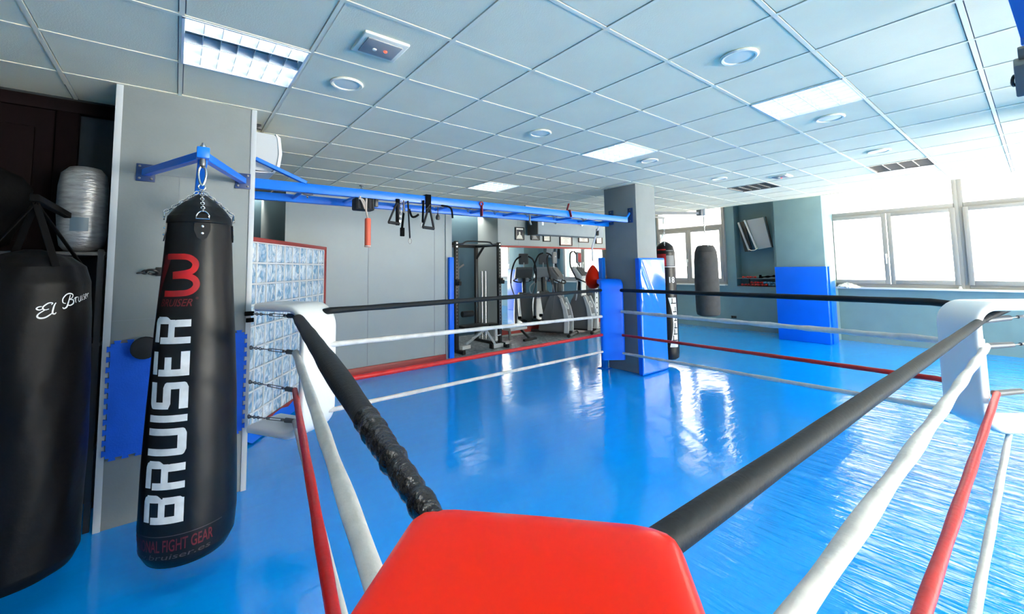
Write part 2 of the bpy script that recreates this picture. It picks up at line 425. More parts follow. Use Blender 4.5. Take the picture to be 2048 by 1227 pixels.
# windows
def window(n, units, z0, z1, handle=True):
    ya = max(u[0] for u in units); yb = min(u[1] for u in units)
    bm = B(); box(bm, 11.14, 11.28, yb, ya, z0, z0+.03, .003)
    w = struct('window_%d' % n, bm, 'winframe')
    bm = B(); box(bm, 11.02, 11.2, yb-.0, ya+.0, z0-.035, z0+.002, .004); struct('window_sill', bm, 'whitepaint', w)
    bm = B()
    for a, b_ in units:
        box(bm, 11.13, 11.23, a-.065, a, z0, z1, .004); box(bm, 11.13, 11.23, b_, b_+.065, z0, z1, .004)
        box(bm, 11.13, 11.23, b_+.05, a-.05, 2.575+.03, 2.69, .004)
        box(bm, 11.13, 11.23, b_+.05, a-.05, z0, z0+.07, .004); box(bm, 11.13, 11.23, b_+.05, a-.05, z1-.05, z1, .004)
    struct('window_frame', bm, 'winframe', w)
    for a, b_ in units:
        mid = (a+b_)/2
        for s0, s1 in ((a-.05, mid+.006), (mid-.006, b_+.05)):
            bm = B(); t = .07
            box(bm, 11.10, 11.17, s0-t, s0, z0+.07, 2.605, .005); box(bm, 11.10, 11.17, s1, s1+t, z0+.07, 2.605, .005)
            box(bm, 11.10, 11.17, s1+t, s0-t, z0+.07, z0+.15, .005); box(bm, 11.10, 11.17, s1+t, s0-t, 2.535, 2.605, .005)
            sash = struct('sash', bm, 'winframe', w)
            bm = B(); box(bm, 11.145, 11.149, s1+.06, s0-.06, z0+.14, 2.545); struct('pane', bm, 'pane', sash)
        bm = B(); box(bm, 11.175, 11.179, b_+.045, a-.045, 2.68, z1-.045); struct('pane', bm, 'pane', w)
        bm = B(); box(bm, 11.075, 11.10, mid+.02, mid+.05, 1.72, 1.80, .004); box(bm, 11.055, 11.08, mid+.025, mid+.045, 1.60, 1.78, .006)
        struct('handle', bm, 'whiteplastic', w)
    return w
window(1, [(2.86, .87), (.87, -1.16), (-1.16, -3.2)], 1.13, 3.28)
window(2, [(6.97, 5.03)], 1.13, 3.28)

# unseen windows behind the camera, made up to bring in daylight
for n, x0, x1 in ((3, 2.4, 3.6), (4, 3.9, 7.4), (5, 7.7, 11.0)):
    bm = B(); box(bm, x0, x1, -6.26, -6.1, .23, .26, .004); w = struct('window_%d' % n, bm, 'winframe')
    bm = B(); k = 3; st = (x1-x0)/k
    for i in range(k+1): box(bm, max(x0, x0+i*st-.04), min(x1, x0+i*st+.04), -6.33, -6.25, .26, 2.85)
    for z in (.26, 2.2, 2.79): box(bm, x0, x1, -6.33, -6.25, z, z+.06)
    struct('window_frame', bm, 'winframe', w)
    bm = B(); box(bm, x0, x1, -6.292, -6.288, .3, 2.82); struct('pane', bm, 'clearpane', w)

# ------------------------------------------------------------------ ceiling fittings
def lamp(x, y, kind, label, grp):
    t = Thing('ceiling_light', label, 'ceiling light', (x, y, HC), grp)
    bm = B(); h = .30
    for a, b_, c, d in ((x-h, x-h+.012, y-h, y+h), (x+h-.012, x+h, y-h, y+h), (x-h, x+h, y-h, y-h+.012), (x-h, x+h, y+h-.012, y+h)):
        box(bm, a, b_, c, d, HC-.004, HC+.10)
    box(bm, x-h, x+h, y-h, y+h, HC+.10, HC+.11)
    t.part('housing', bm, 'louver' if kind != 'off' else 'louverdark', flat=True)
    nb = 4; w = .576/nb
    for k in range(nb):
        yc = y-.288+w*(k+.5)
        on = kind in ('on', 'new') or (kind == 'half' and k != 1)
        bm = B(); prof = []
        for q in range(9):
            a = PI*q/8; prof.append((math.cos(a)*(w/2-.008), math.sin(a)*.035))
        surf(bm, [[(xx, yc+p[0], HC+.052+p[1]) for p in prof] for xx in (x-.287, x+.287)], closed_u=False)
        t.part('reflector', bm, ('lampfill' if kind == 'new' else 'lampon') if on else 'lampoff', label=None if kind != 'half' else ('unlit reflector' if not on else None))
    bm = B()
    nx = 7 if kind == 'half' else (8 if kind == 'off' else 6)
    for k in range(1, nx):
        xx = x-.288+.576*k/nx
        for q in range(nb):
            yc = y-.288+w*(q+.5); obox(bm, V((xx, yc, HC+.028)), V((.0015, 0, 0)), V((0, w/2-.006, 0)), V((0, 0, .022)))
    for k in range(nb+1):
        yy = y-.288+w*k
        prism(bm, [(-.002, 0), (.002, 0), (.009, .05), (-.009, .05)], (x-.288, yy, HC+.002), (0, 1, 0), (0, 0, 1), .576)
    t.part('louver', bm, 'louver' if kind != 'off' else 'louverdark', flat=True)
LL = ['square louvred ceiling light above the hanging black punch bag, one lamp row dark', 'lit square ceiling light above the middle of the ring, nearest the windows',
      'lit square ceiling light in front of the grey pillar with the blue mat', 'lit square ceiling light above the blue ladder beam',
      'unlit square ceiling light with four grey grilles before the big windows', 'unlit grey square ceiling light before the blue-matted window pillar',
      'unlit square ceiling light just right behind the grey middle pillar', 'added square fill light over the red corner, behind the camera', 'added square fill light behind the camera on the bag side',
      'added square fill light behind the camera over the ring edge', 'added square fill light farthest behind the camera on the window side', 'added square fill light farthest behind the camera on the bag side']
for k, (x, y) in enumerate(LAMPS):
    lamp(x, y, 'half' if k == 0 else ('off' if k in (4, 5, 6) else ('new' if k > 6 else 'on')), LL[k], 'square ceiling lights')  # kind new marks the unseen lamps added as fill

def downlight(x, y):
    t = Thing('downlight', '', 'downlight', (x, y, HC), 'round white downlights')
    bm = B(); lathe(bm, [(.085, .003), (.105, .003), (.108, -.004), (.098, -.011), (.086, -.009), (.083, .003)], (x, y, HC), 36); t.part('rim', bm, 'ceilfit')
    bm = B(); lathe(bm, [(0, -.005), (.06, -.005), (.084, -.002), (.084, .004)], (x, y, HC), 36); t.part('lens', bm, 'ceilfit')
    return t.o
DL = [(.882, 2.868, 'round white downlight left of the emergency light, above the glass block wall'), (2.682, 1.068, 'largest round white downlight, nearest the camera toward the windows'),
      (2.682, 2.868, 'round white downlight in mid ceiling, left of the lit panel by the grey pillar'), (4.482, 1.068, 'round white downlight beside the lit panel near the windows'),
      (4.482, 2.868, 'round white downlight right behind the lit panel by the grey pillar'), (6.282, 1.068, 'round white downlight in front of the unlit four-grille panel'),
      (6.282, 2.868, 'small round white downlight in front of the unlit grey panel near the window pillar')]
first = None
for x, y, lb in DL:
    if first is None: first = downlight(x, y); o = first
    else: o = copy_tree(first); o.location = (x, y, HC)
    retag(o, lb)

def emergency(x, y, lb):
    t = Thing('emergency_light', lb, 'emergency light', (x, y, HC), 'square emergency lights')
    bm = B(); box(bm, x-.13, x+.13, y-.12, y+.12, HC-.010, HC+.008, .008, 3); t.part('cover', bm, 'ceilfit')
    bm = B(); box(bm, x-.10, x+.10, y-.085, y+.085, HC-.017, HC-.008, .004); t.part('lens', bm, 'lampoff')
    bm = B(); lathe(bm, [(0, -.026), (.009, -.024), (.011, -.018)], (x+.03, y+.0, HC), 12); t.part('indicator', bm, 'redlamp')
    bm = B(); lathe(bm, [(0, -.025), (.012, -.023), (.013, -.018)], (x-.03, y+.012, HC), 12); t.part('lamp', bm, 'ceilfit')
emergency(.882, 2.268, 'white emergency light with red indicator beside the louvred panel over the bag')
emergency(6.882, 2.268, 'distant white emergency light near the unlit grey panel')
bm = B(); lathe(bm, [(.0, -.04), (.018, -.04), (.02, -.035), (.006, -.03), (.01, -.012), (.035, -.006), (.038, .004)], (2.176, 6.3, HC), 16)
single('sprinkler', bm, 'steel', 'small dark sprinkler head on the ceiling above the ladder beam', 'sprinkler', origin=(2.176, 6.3, HC))

# ------------------------------------------------------------------ the ring
def band(bm, path, wdir, wd, th, n=24):
    path = [V(p) for p in path]; wdir = V(wdir).normalized(); rows = []
    for i, p in enumerate(path):
        t = (path[min(i+1, len(path)-1)]-path[max(i-1, 0)]).normalized(); nn = t.cross(wdir).normalized(); row = []
        for k in range(n):
            a = 2*PI*k/n; c, s = math.cos(a), math.sin(a)
            e = .28
            row.append(p + wdir*(wd/2)*math.copysign(abs(c)**e, c) + nn*(th/2)*math.copysign(abs(s)**.55, s))
        rows.append(row)
    surf(bm, rows)

def cpath(face, u, zt, zb, back_t, back_b, r=.12):
    """C shaped run of a corner pad: back arm on top, round the front, back arm below"""
    face, u = V(face), V(u).normalized(); P = lambda s, z: V((face.x+u.x*s, face.y+u.y*s, z))
    pts = []
    k = max(2, int((back_t-r)/.06))
    for i in range(k): pts.append(P(-back_t+(back_t-r)*i/k, zt))
    for i in range(9):
        a = PI/2*i/8; pts.append(P(-r+r*math.sin(a), zt-r+r*math.cos(a)))
    for i in range(1, 12): pts.append(P(0, zt-r-(zt-zb-2*r)*i/12))
    if back_b:
        for i in range(9):
            a = PI/2*i/8; pts.append(P(-r+r*math.cos(a), zb+r-r*math.sin(a)))
        k = max(2, int((back_b-r)/.06))
        for i in range(1, k+1): pts.append(P(-r-(back_b-r)*i/k, zb))
    else: pts.append(P(0, zb))
    return pts

def pad(name_m, label, face, u, zt, zb, bt, bb, wd, th, r=.12):
    u = V((u[0], u[1], 0)).normalized(); wdir = V((-u.y, u.x, 0))
    t = Thing('corner_pad', label, 'ring corner pad', (face[0], face[1], zb), 'ring corner pads')
    bm = B(); band(bm, cpath((face[0], face[1], 0), u, zt, zb, bt, bb, r), wdir, wd, th); t.part('cover', bm, name_m, ang=60)
    f = V((face[0], face[1], 0))
    bm = B()                                                  # lacing strip on the hollow side
    for s in (-1, 1):
        e = f - u*(th/2+.012) + wdir*s*(wd*.36)
        bar(bm, e+V((0, 0, zt-.2)), e+V((0, 0, zb+.18)), .03, .012, .004, up=u)
    t.part('lacing_strip', bm, name_m)
    return t
N = (.255, .30)
pad('red', 'red vinyl corner pad in the foreground, seen from above', (.385, .425), (.74, .67), 1.275, .42, .72, .62, .335, .075, .05)
pad('whitevinyl', 'white corner pad hung in front of the glass block wall', (.815, 3.215), (.505, -.863), 1.362, .50, .46, .50, .30, .06, .15)
pad('whitevinyl', 'white corner pad under the big windows at the right end of the ropes', (4.0, .36), (-.72, .70), 1.34, .60, .9, .65, .27, .06, .12)
pad('bluepad', 'blue corner pad on the blue post at the grey middle pillar', (5.33, 4.16), (-.618, -.786), 1.385, .20, .20, 0, .36, .09, .09)
bm = B(); box(bm, 5.425, 5.505, 4.40, 4.48, 0, 1.77, .006)
for q in range(12): lathe(bm, [(0, 0), (.012, 0), (.012, .004), (0, .004)], (5.465, 4.398, 1.45+q*.025), 8, axis=(0, -1, 0))
t = Thing('ring_post', 'blue steel post behind the blue corner pad', 'ring post', (5.465, 4.44, 0)); t.part('post', bm, 'bluesteel')
bm = B(); box(bm, 5.38, 5.54, 4.36, 4.52, 0, .012, .003); t.part('base_plate', bm, 'bluesteel')
bm = B(); bar(bm, (5.44, 4.40, 1.385), (5.40, 4.30, 1.385), .05, .05); t.part('pad_bracket', bm, 'bluesteel')
bm = B(); bar(bm, (5.44, 4.40, .35), (5.35, 4.20, .35), .05, .05); t.part('pad_bracket', bm, 'bluesteel')

def rope(lbl, m, pts, r, twist=0., lump=.05, per=.25, grp='ring ropes', n=12, rfn=None, sub=40):
    pts = [V(p) for p in pts]
    P = []
    for i in range(len(pts)-1):
        for k in range(sub): P.append(pts[i].lerp(pts[i+1], k/sub))
    P.append(pts[-1])
    ph = random.uniform(0, 6)
    def rf(s, a):
        base = rfn(s) if rfn else r
        return base*(1 + lump*math.sin(s*2*PI/per+ph)*math.sin(s*2*PI/(per*2.7)) + twist*math.cos(2*a - s*2*PI/.55+ph))
    bm = B(); tube(bm, P, r, n, rf=rf)
    c = sum(pts, V((0, 0, 0)))/len(pts)
    return single('ring_rope', bm, m, lbl, 'ring rope', grp, origin=c, ang=70)

Lz = [1.295, 1.035, .77, .555]
LFz = [1.328, 1.083, .814, .615]; F1 = [1.258, .855, .576, .32]; F2 = [1.254, .928, .571, .299]
FRz = [1.342, 1.082, .815, .615]; Rz = [1.243, 1.078, .776, .541]
kind = ['blackfoam', 'whiterope', 'redrope', 'whiterope']
nm = ['black top rope', 'white second rope', 'red third rope', 'white lowest rope']
rLF = [.023, .020, .021, .017]; rFR = [.025, .023, .019, .019]; rLN = [.034, .023, .019, .015]; rRN = [.022, .0185, .017, .0145]
for k in range(4):
    rope(nm[k]+' of the far left side, before the grey partition', kind[k],
         [(.73, 3.33, Lz[k]), (.90, 3.25, LFz[k]), (5.25, 4.26, F1[k]), (5.44, 4.36, F1[k])], rLF[k], twist=.04, lump=.06 if k != 1 else .1)
    rope(nm[k]+' of the far right side, running towards the windows', kind[k],
         [(5.45, 4.33, F2[k]), (5.42, 4.03, F2[k]), (4.17, .50, FRz[k]), (4.14, .27, FRz[k]-.02)], rFR[k], twist=[.02, .12, .03, .05][k], lump=[.04, .13, .05, .07][k], sub=60)
    xn = [.255, .24, .20, .30][k]; yn = [.33, .30, .30, .30][k]
    if k == 0:
        rf = lambda s: .035-.006*max(0, .5-s)/.5 if s < 2.0 else .035-.009*(s-2.0)/.46
        rope('black foam top rope of the left side running to the red pad', 'blackfoam', [(.70, 3.36, 1.295), (.34, .93, 1.292)], .043, lump=.04, per=.5, rfn=rf, n=16)
        rf2 = lambda s: .026-.009*min(1, s/.35)+.003*abs(math.sin(s*60))
        rope('black tape wrapped end of the left top rope at the red pad', 'tape', [(.343, .95, 1.292), (.262, .40, 1.285), (xn, yn, 1.27)], .02, lump=.12, per=.05, rfn=rf2, n=16, sub=50)
    else:
        rope(nm[k]+' on the left side, running to the red pad', kind[k], [(.70, 3.37, Lz[k]), (xn, yn, Lz[k]-.01)], rLN[k], twist=[0, .05, .04, .04][k], lump=.04, per=.6, n=16, sub=60)
    y0 = [.262, .252, .232, .196][k]; ye = [.352, .275, .235, .20][k]
    x0 = [4.09, 4.12, 4.18, 4.25][k]
    if k == 0:
        pts = [(5.15, -.30, 1.37), (4.35, .12, 1.335), (4.14, .235, 1.262), (4.05, .264, 1.243), (xn, ye, 1.243)]
    else: pts = [(x0, y0, Rz[k]), (xn, ye, Rz[k])]
    rope(['black foam top rope', 'thick white second rope', 'red third rope', 'white lowest rope'][k]+' on the right side, running to the red pad', kind[k], pts, rRN[k],
         twist=[.0, .11, .04, .06][k], lump=.03, per=.7, n=16, sub=60)

def cable(p0, p1, lbl, tape=False):
    p0, p1 = V(p0), V(p1); t = Thing('tension_cable', lbl, 'tension cable', p0, 'tension cables of the ring corners'); d = p1-p0
    bm = B(); chain(bm, p0, p0+d*.30, .03, .0032, .009); tube(bm, [p0+d*.29, p0+d*.45], .0035, 6); tube(bm, [p0+d*.75, p1], .0035, 6); t.part('chain', bm, 'steel')
    bm = B()
    for o in (-.008, .008): tube(bm, [p0+d*.43+V((0, 0, o)), p0+d*.78+V((0, 0, o))], .003, 6)
    for f in (.44, .77): tube(bm, [p0+d*f, p0+d*(f+.03)], .011, 8)
    t.part('turnbuckle', bm, 'steel')
    bm = B(); ring(bm, p0, .013, .004, d.cross(V((0, 0, 1))), 14, 6); t.part('eye_bolt', bm, 'steel')
    bm = B(); tube(bm, [p0+d*.86, p1+d*.05], .018, 10, rf=lambda s, a: .018+.004*math.sin(s*120)); t.part('tape_wrap', bm, 'greyplastic')
    if tape:
        bm = B(); box(bm, p0.x-.05, p0.x+.012, p0.y-.02, p0.y-.002, p0.z-.012, p0.z+.02, .003); box(bm, p0.x-.04, p0.x+.012, p0.y-.022, p0.y-.002, p0.z-.062, p0.z-.03, .003); t.part('clamp', bm, 'blackcloth')
on = ['topmost', 'second', 'third', 'lowest']
for k in range(4):
    cable((.47, 3.762, [1.30, 1.045, .79, .535][k]), (.69, 3.385, Lz[k]), on[k]+' steel tension cable between the left pillar and the left white pad', tape=(k == 0))
    cable((5.19, -.34, [1.30, 1.08, .79, .57][k]), ([4.13, 4.14, 4.2, 4.27][k], [.235, .235, .215, .18][k], Rz[k]), on[k]+' steel tension cable behind the white pad by the windows')

# ------------------------------------------------------------------ punch bags
class Wrap:
    def __init__(s, ax, ay, face, prof, mod=None):
        s.c = V((ax, ay, 0)); s.f = V((face[0], face[1], 0)).normalized(); s.e = V((-s.f.y, s.f.x, 0)); s.prof = prof; s.mod = mod
    def r(s, z, th=0):
        p = s.prof
        for (z0, r0), (z1, r1) in zip(p, p[1:]):
            if z0 <= z <= z1:
                t = (z-z0)/(z1-z0); rr = r0+(r1-r0)*t; break
        else: rr = p[0][1] if z < p[0][0] else p[-1][1]
        return rr*(s.mod(th, z) if s.mod else 1)
    def at(s, th, z, lift=0.):
        return s.c + (s.f*math.cos(th)+s.e*math.sin(th))*(s.r(z, th)+lift) + V((0, 0, z))
    def arc(s, u, z, lift=.0015, rref=None):
        return s.at(u/(rref or s.r(z)), z, lift)
    def body(s, bm, z0, z1, n=48, m=60):
        zs = sorted(set([z0+(z1-z0)*i/m for i in range(m+1)]+[p[0] for p in s.prof if z0 <= p[0] <= z1]))
        surf(bm, [[s.at(2*PI*k/n, z) for k in range(n)] for z in zs])

def patch(bm, f, x0, y0, x1, y1, n=6, m=6, cut=()):
    """rectangle in letter space mapped by f; cut = corners to chamfer"""
    w, h = x1-x0, y1-y0; c = min(w, h)*.42
    def q(i, j):
        x, y = x0+w*i/n, y0+h*j/m
        for k in cut:
            cx = x0 if 'l' in k else x1; cy = y0 if 'b' in k else y1
            dx, dy = abs(x-cx), abs(y-cy)
            if dx+dy < c:
                a = (c-dx-dy)/2; x += a if 'l' in k else -a; y += a if 'b' in k else -a
        return f(x, y)
    v = [[bm.verts.new(q(i, j)) for j in range(m+1)] for i in range(n+1)]
    for i in range(n):
        for j in range(m): bm.faces.new((v[i][j], v[i+1][j], v[i+1][j+1], v[i][j+1]))

def ribbon(bm, f, pts, w, sub=6):
    pts = [V((p[0], p[1], 0)) for p in pts]; P = smooth_pts(pts, sub); L_ = []
    for i, p in enumerate(P):
        t = (P[min(i+1, len(P)-1)]-P[max(i-1, 0)]).normalized(); nn = V((-t.y, t.x, 0))
        ww = w(i/(len(P)-1)) if callable(w) else w
        L_.append([bm.verts.new(f((p+nn*ww*k).x, (p+nn*ww*k).y)) for k in (-.5, 0, .5)])
    for a, b in zip(L_, L_[1:]):
        for k in range(2): bm.faces.new((a[k], a[k+1], b[k+1], b[k]))

def fit_text(bm, f, txt, x0, y0, width, height, shear=0., bold=.0):
    t = text_mesh(txt, 1., shear, bold); xs = [v.co.x for v in t.verts]; ys = [v.co.y for v in t.verts]
    bmesh.ops.subdivide_edges(t, edges=[e for e in t.edges if e.calc_length() > .3], cuts=2)
    lx, hx, ly, hy = min(xs), max(xs), min(ys), max(ys)
    mp = {}
    for v in t.verts: mp[v] = bm.verts.new(f(x0+(v.co.x-lx)/(hx-lx)*width, y0+(v.co.y-ly)/(hy-ly)*height))
    for fc in t.faces:
        try: bm.faces.new([mp[v] for v in fc.verts])
        except ValueError: pass
    t.free()

GLY = {
 'B': [(0, 0, .22, .78, ()), (.05, .82, .86, 1, ('tr',)), (.66, .52, .90, .9, ('br',)), (.2, .42, .78, .58, ()), (.60, 0, .82, .48, ('br',)), (.1, 0, .76, .2, ())],
 'R': [(0, 0, .22, .78, ()), (.05, .82, .86, 1, ('tr',)), (.66, .50, .90, .9, ('br',)), (.2, .38, .8, .55, ()), (.56, 0, .80, .47, ('tr',))],
 'U': [(0, .1, .22, 1, ()), (.64, .1, .86, 1, ()), (0, 0, .86, .2, ('bl', 'br'))],
 'I': [(0, 0, .22, 1, ())],
 'S': [(0, .8, .86, 1, ('tl',)), (0, .45, .22, .9, ()), (0, .4, .86, .6, ('bl', 'tr')), (.64, .1, .86, .5, ()), (0, 0, .86, .2, ('br',))],
 'E': [(0, 0, .22, .78, ()), (.05, .82, .8, 1, ()), (.2, .42, .62, .6, ()), (0, 0, .8, .2, ())]}

# the hanging bag with the big white letters
def folds(th, z): return 1 + .02*math.cos(4*th)*max(0, (z-1.3)/.6) + .012*math.sin(7*th+z*3)*max(0, (z-1.2)/.7) + .004*math.sin(3*th+z*9)
bag = Wrap(.10, 2.90, (-.034, -1), [(.145, .03), (.152, .12), (.18, .18), (.23, .205), (.35, .213), (.6, .209), (.95, .197), (1.3, .180), (1.6, .160), (1.8, .148), (1.9, .143), (1.93, .138), (1.945, .13), (1.98, .105), (2.015, .07), (2.04, .04), (2.055, .02)], folds)
t = Thing('punch_bag', 'tall black punch bag with big white lettering, hung from the blue bracket', 'punch bag', (.10, 2.90, .145))
bm = B(); bag.body(bm, .145, 1.93); t.part('body', bm, 'leather', ang=80)
bm = B(); bag.body(bm, 1.925, 2.055, 48, 12); t.part('gathered_top', bm, 'leather', ang=60)
bm = B(); surf(bm, [[bag.at(2*PI*k/48, z, l) for k in range(48)] for z, l in ((1.885, .000), (1.89, .004), (1.925, .004), (1.932, .0))]); t.part('rim_seam', bm, 'leather')
bm = B()
x = 0; sc_ = .985/(6*.86+.22+6*.20)
f = None
for ch in 'BRUISER':
    wdt = .22 if ch == 'I' else .86
    for x0, y0, x1, y1, cut in GLY[ch]:
        patch(bm, lambda a, b_: bag.arc(-.022-.185*b_, 0.405+(x+a)*sc_, .0018), x0, y0, x1, y1, 5, 6, cut)
    x += wdt+.20
t.part('lettering', bm, 'printwhite', label='white block letters')
lf = lambda a, b_: bag.arc(-.205+.205*a, 1.50+.22*b_, .0018)
bm = B()
ribbon(bm, lf, [(.22, .93), (.5, .93), (.78, .91), (.93, .78), (.9, .62), (.75, .54), (.42, .50)], .14)
ribbon(bm, lf, [(.42, .47), (.75, .47), (.93, .38), (.96, .22), (.82, .09), (.55, .06), (.2, .06)], .14)
t.part('emblem', bm, 'printred', label='red letter emblem')
bm = B(); vs_ = []
for i in range(7):
    q = i/6; vs_.append([bm.verts.new(lf(a, b_)) for a, b_ in ((.0+.12*q-.06*(1-q), .98*q), (.02+.2*q-.05*(1-q), .98*q), (.04+.34*q-.05*(1-q), .98*q))])
for a, b_ in zip(vs_, vs_[1:]):
    for k in range(2): bm.faces.new((a[k], a[k+1], b_[k+1], b_[k]))
fit_text(bm, lambda a, b_: bag.arc(a, b_, .0018), 'BRUISER', -.185, 1.448, .165, .038, .35, .01)
fit_text(bm, lambda a, b_: bag.arc(a, b_, .0018), '®', -.008, 1.482, .012, .012)
t.part('emblem_shade', bm, 'printdark')
bm = B()
fit_text(bm, lambda a, b_: bag.arc(a, b_, .0018), 'PROFESSIONAL FIGHT GEAR', -.37, .272, .475, .058, 0, .012)
t.part('slogan', bm, 'printdark')
bm = B()
fit_text(bm, lambda a, b_: bag.arc(a, b_, .0018), 'www.bruiser.es', -.33, .236, .425, .025, .15, 0)
surf(bm, [[bag.arc(-.42+.57*k/30, z, .0018) for k in range(31)] for z in (.345, .349)], closed_u=False)
t.part('web_address', bm, 'printgrey')
for k in range(4):
    a = k*PI/2+.06
    bm = B(); c = [bag.at(a+dx/.145, z, .003) for dx, z in ((-.033, 1.885), (.033, 1.885), (.034, 1.845), (.02, 1.805), (0, 1.79), (-.02, 1.805), (-.034, 1.845))]
    o = [bag.at(a+dx/.145, z, .008) for dx, z in ((-.033, 1.885), (.033, 1.885), (.034, 1.845), (.02, 1.805), (0, 1.79), (-.02, 1.805), (-.034, 1.845))]
    va = [bm.verts.new(p) for p in c]; vb = [bm.verts.new(p) for p in o]; bm.faces.new(vb)
    for i in range(7): bm.faces.new((va[i], va[(i+1) % 7], vb[(i+1) % 7], vb[i]))
    tab = t.part('strap_tab', bm, 'leather', ang=30)
    bm = B()
    for z in (1.865, 1.828): lathe(bm, [(0, .004), (.006, .003), (.008, -.002)], bag.at(a, z, .008), 10, axis=bag.at(a, z, 1)-bag.at(a, z, 0))
    t.part('rivet', bm, 'chrome', parent=tab)
    p = bag.at(a, 1.905, .012); ax = bag.at(a, 1.9, 1)-bag.at(a, 1.9, 0)
    bm = B(); e = V((-ax.y, ax.x, 0)).normalized()
    tube(bm, [p-e*.03, p+e*.03]+[p+e*.03*math.cos(q*PI/8)+V((0, 0, .042*math.sin(q*PI/8))) for q in range(1, 8)], .0035, 8, closed=True)
    t.part('ring', bm, 'chrome')
    bm = B(); chain(bm, p+V((0, 0, .04)), (.10, 2.90, 2.085), .026, .0026, .008); t.part('chain', bm, 'chrome')
bm = B(); tube(bm, [V((.10+.017*math.cos(q)*(1+.25*math.sin(q)), 2.9, 2.165+.055*math.sin(q))) for q in [2*PI*k/20 for k in range(20)]], .0055, 8, closed=True); t.part('carabiner', bm, 'chrome')
bm = B(); ring(bm, (.10, 2.9, 2.10), .016, .004, (0, 1, 0)); t.part('ring', bm, 'chrome')
bm = B(); lathe(bm, [(0, 0), (.014, 0), (.016, .02), (.012, .045), (0, .045)], (.10, 2.9, 2.222), 14); t.part('swivel', bm, 'steel')

t = Thing('bag_bracket', 'blue three-armed wall bracket holding the lettered punch bag', 'wall bracket', (.10, 3.74, 2.2))
ap = V((.10, 2.90, 2.29))
bm = B(); box(bm, .07, .13, 2.87, 2.93, 2.262, 2.325, .004); t.part('head', bm, 'bluesteel')
for x, z in ((-.185, 2.315), (.385, 2.325)):
    bm = B(); bar(bm, ap+V((0, .02, -.005)), (x, 3.765, z-.005), .045, .045); t.part('arm', bm, 'bluesteel')
    bm = B(); box(bm, x-.05, x+.05, 3.768, 3.779, z-.065, z+.055, .002)
    pl = t.part('wall_plate', bm, 'navy')
    bm = B()
    for dx in (-.032, .032):
        for dz in (-.045, .038): lathe(bm, [(0, .01), (.007, .009), (.008, 0)], (x+dx, 3.768, z+dz), 8, axis=(0, -1, 0))
    t.part('bolt', bm, 'steel', parent=pl)
bm = B(); bar(bm, ap+V((0, .03, -.03)), (.10, 3.765, 1.98), .045, .045); box(bm, .05, .15, 3.768, 3.779, 1.90, 2.04, .002); t.part('strut', bm, 'bluesteel')
bm = B(); lathe(bm, [(0, .03), (.008, .028), (.009, .012), (.015, .012), (.015, 0)], (.10, 2.9, 2.325), 10); t.part('nut', bm, 'chrome')
t.part('pin', (lambda b: (lathe(b, [(.009, 0), (.009, .06)], (.10, 2.9, 2.21), 10), b)[1])(B()), 'darkmetal')

# the wide black bag at the left edge
def wr(th, z): return 1 + .03*math.sin(9*th+2*math.sin(z*9))*max(0, (z-1.45)/.25)**1.5 + .012*math.sin(5*th+z*7) + .006*math.sin(11*th-z*13)
lb = Wrap(-.56, 3.08, (.09, -1), [(.20, .04), (.205, .15), (.23, .205), (.28, .228), (.5, .234), (1.0, .232), (1.4, .226), (1.58, .215), (1.66, .19), (1.71, .13), (1.73, .07), (1.745, .03)], wr)
t = Thing('punch_bag', 'wide black leather bag with white script, at the left edge', 'punch bag', (-.56, 3.08, .2))
bm = B(); lb.body(bm, .2, 1.745, 60, 70); t.part('body', bm, 'leather2', ang=80)
k_ = .00195
def sf(a, b_): return lb.at(.19+(a-460)*.00105, 1.455-(b_-640)*.00026, .002)
bm = B(); wv = lambda s: lambda q: s*1.1*(.55+.6*math.sin(PI*min(1, max(0, q))))
for pts, w_ in (([(670, 548), (690, 518), (630, 515), (560, 570), (556, 612), (590, 632), (640, 620)], 17), ([(585, 632), (505, 690), (482, 740), (520, 772), (590, 768), (660, 722), (695, 690)], 22),
                ([(556, 610), (505, 628), (466, 605), (490, 575), (540, 568)], 16), ([(738, 515), (712, 570), (692, 690), (722, 716), (745, 690)], 20),
                ([(960, 385), (925, 530), (900, 605), (858, 630), (838, 605)], 20), ([(885, 540), (842, 520), (840, 450), (890, 380), (950, 360), (1005, 385), (992, 440), (945, 468)], 16),
                ([(945, 470), (1012, 485), (1015, 545), (960, 580), (912, 568)], 18),
                ([(1030, 470), (1062, 440), (1060, 500), (1075, 540)], 15), ([(1062, 455), (1090, 435), (1115, 440)], 13), ([(1140, 430), (1132, 500), (1160, 525), (1190, 490), (1200, 415), (1198, 500), (1215, 505)], 13),
                ([(1245, 405), (1240, 490), (1262, 495)], 13), ([(1318, 395), (1290, 400), (1300, 440), (1325, 455), (1310, 490), (1280, 482)], 12),
                ([(1350, 440), (1390, 420), (1375, 385), (1345, 410), (1350, 470), (1385, 470)], 12), ([(1415, 385), (1420, 460)], 13), ([(1420, 410), (1445, 380), (1470, 390)], 12)):
    ribbon(bm, sf, pts, wv(w_))
t.part('script_lettering', bm, 'printwhite', label='white script letters')
for k in range(4):
    a = k*PI/2+.5; bm = B(); bar(bm, lb.at(a, 1.66, .004), (-.56, 3.08, 1.98), .03, .006, .002); t.part('strap', bm, 'blackcloth')
t = Thing('bag_bracket', 'dark steel arm in the store corner holding the wide black bag', 'wall bracket', (-.56, 4.2, 2.0))
bm = B(); bar(bm, (-.56, 4.29, 2.0), (-.56, 3.05, 2.0), .035, .035); t.part('arm', bm, 'blackcloth')

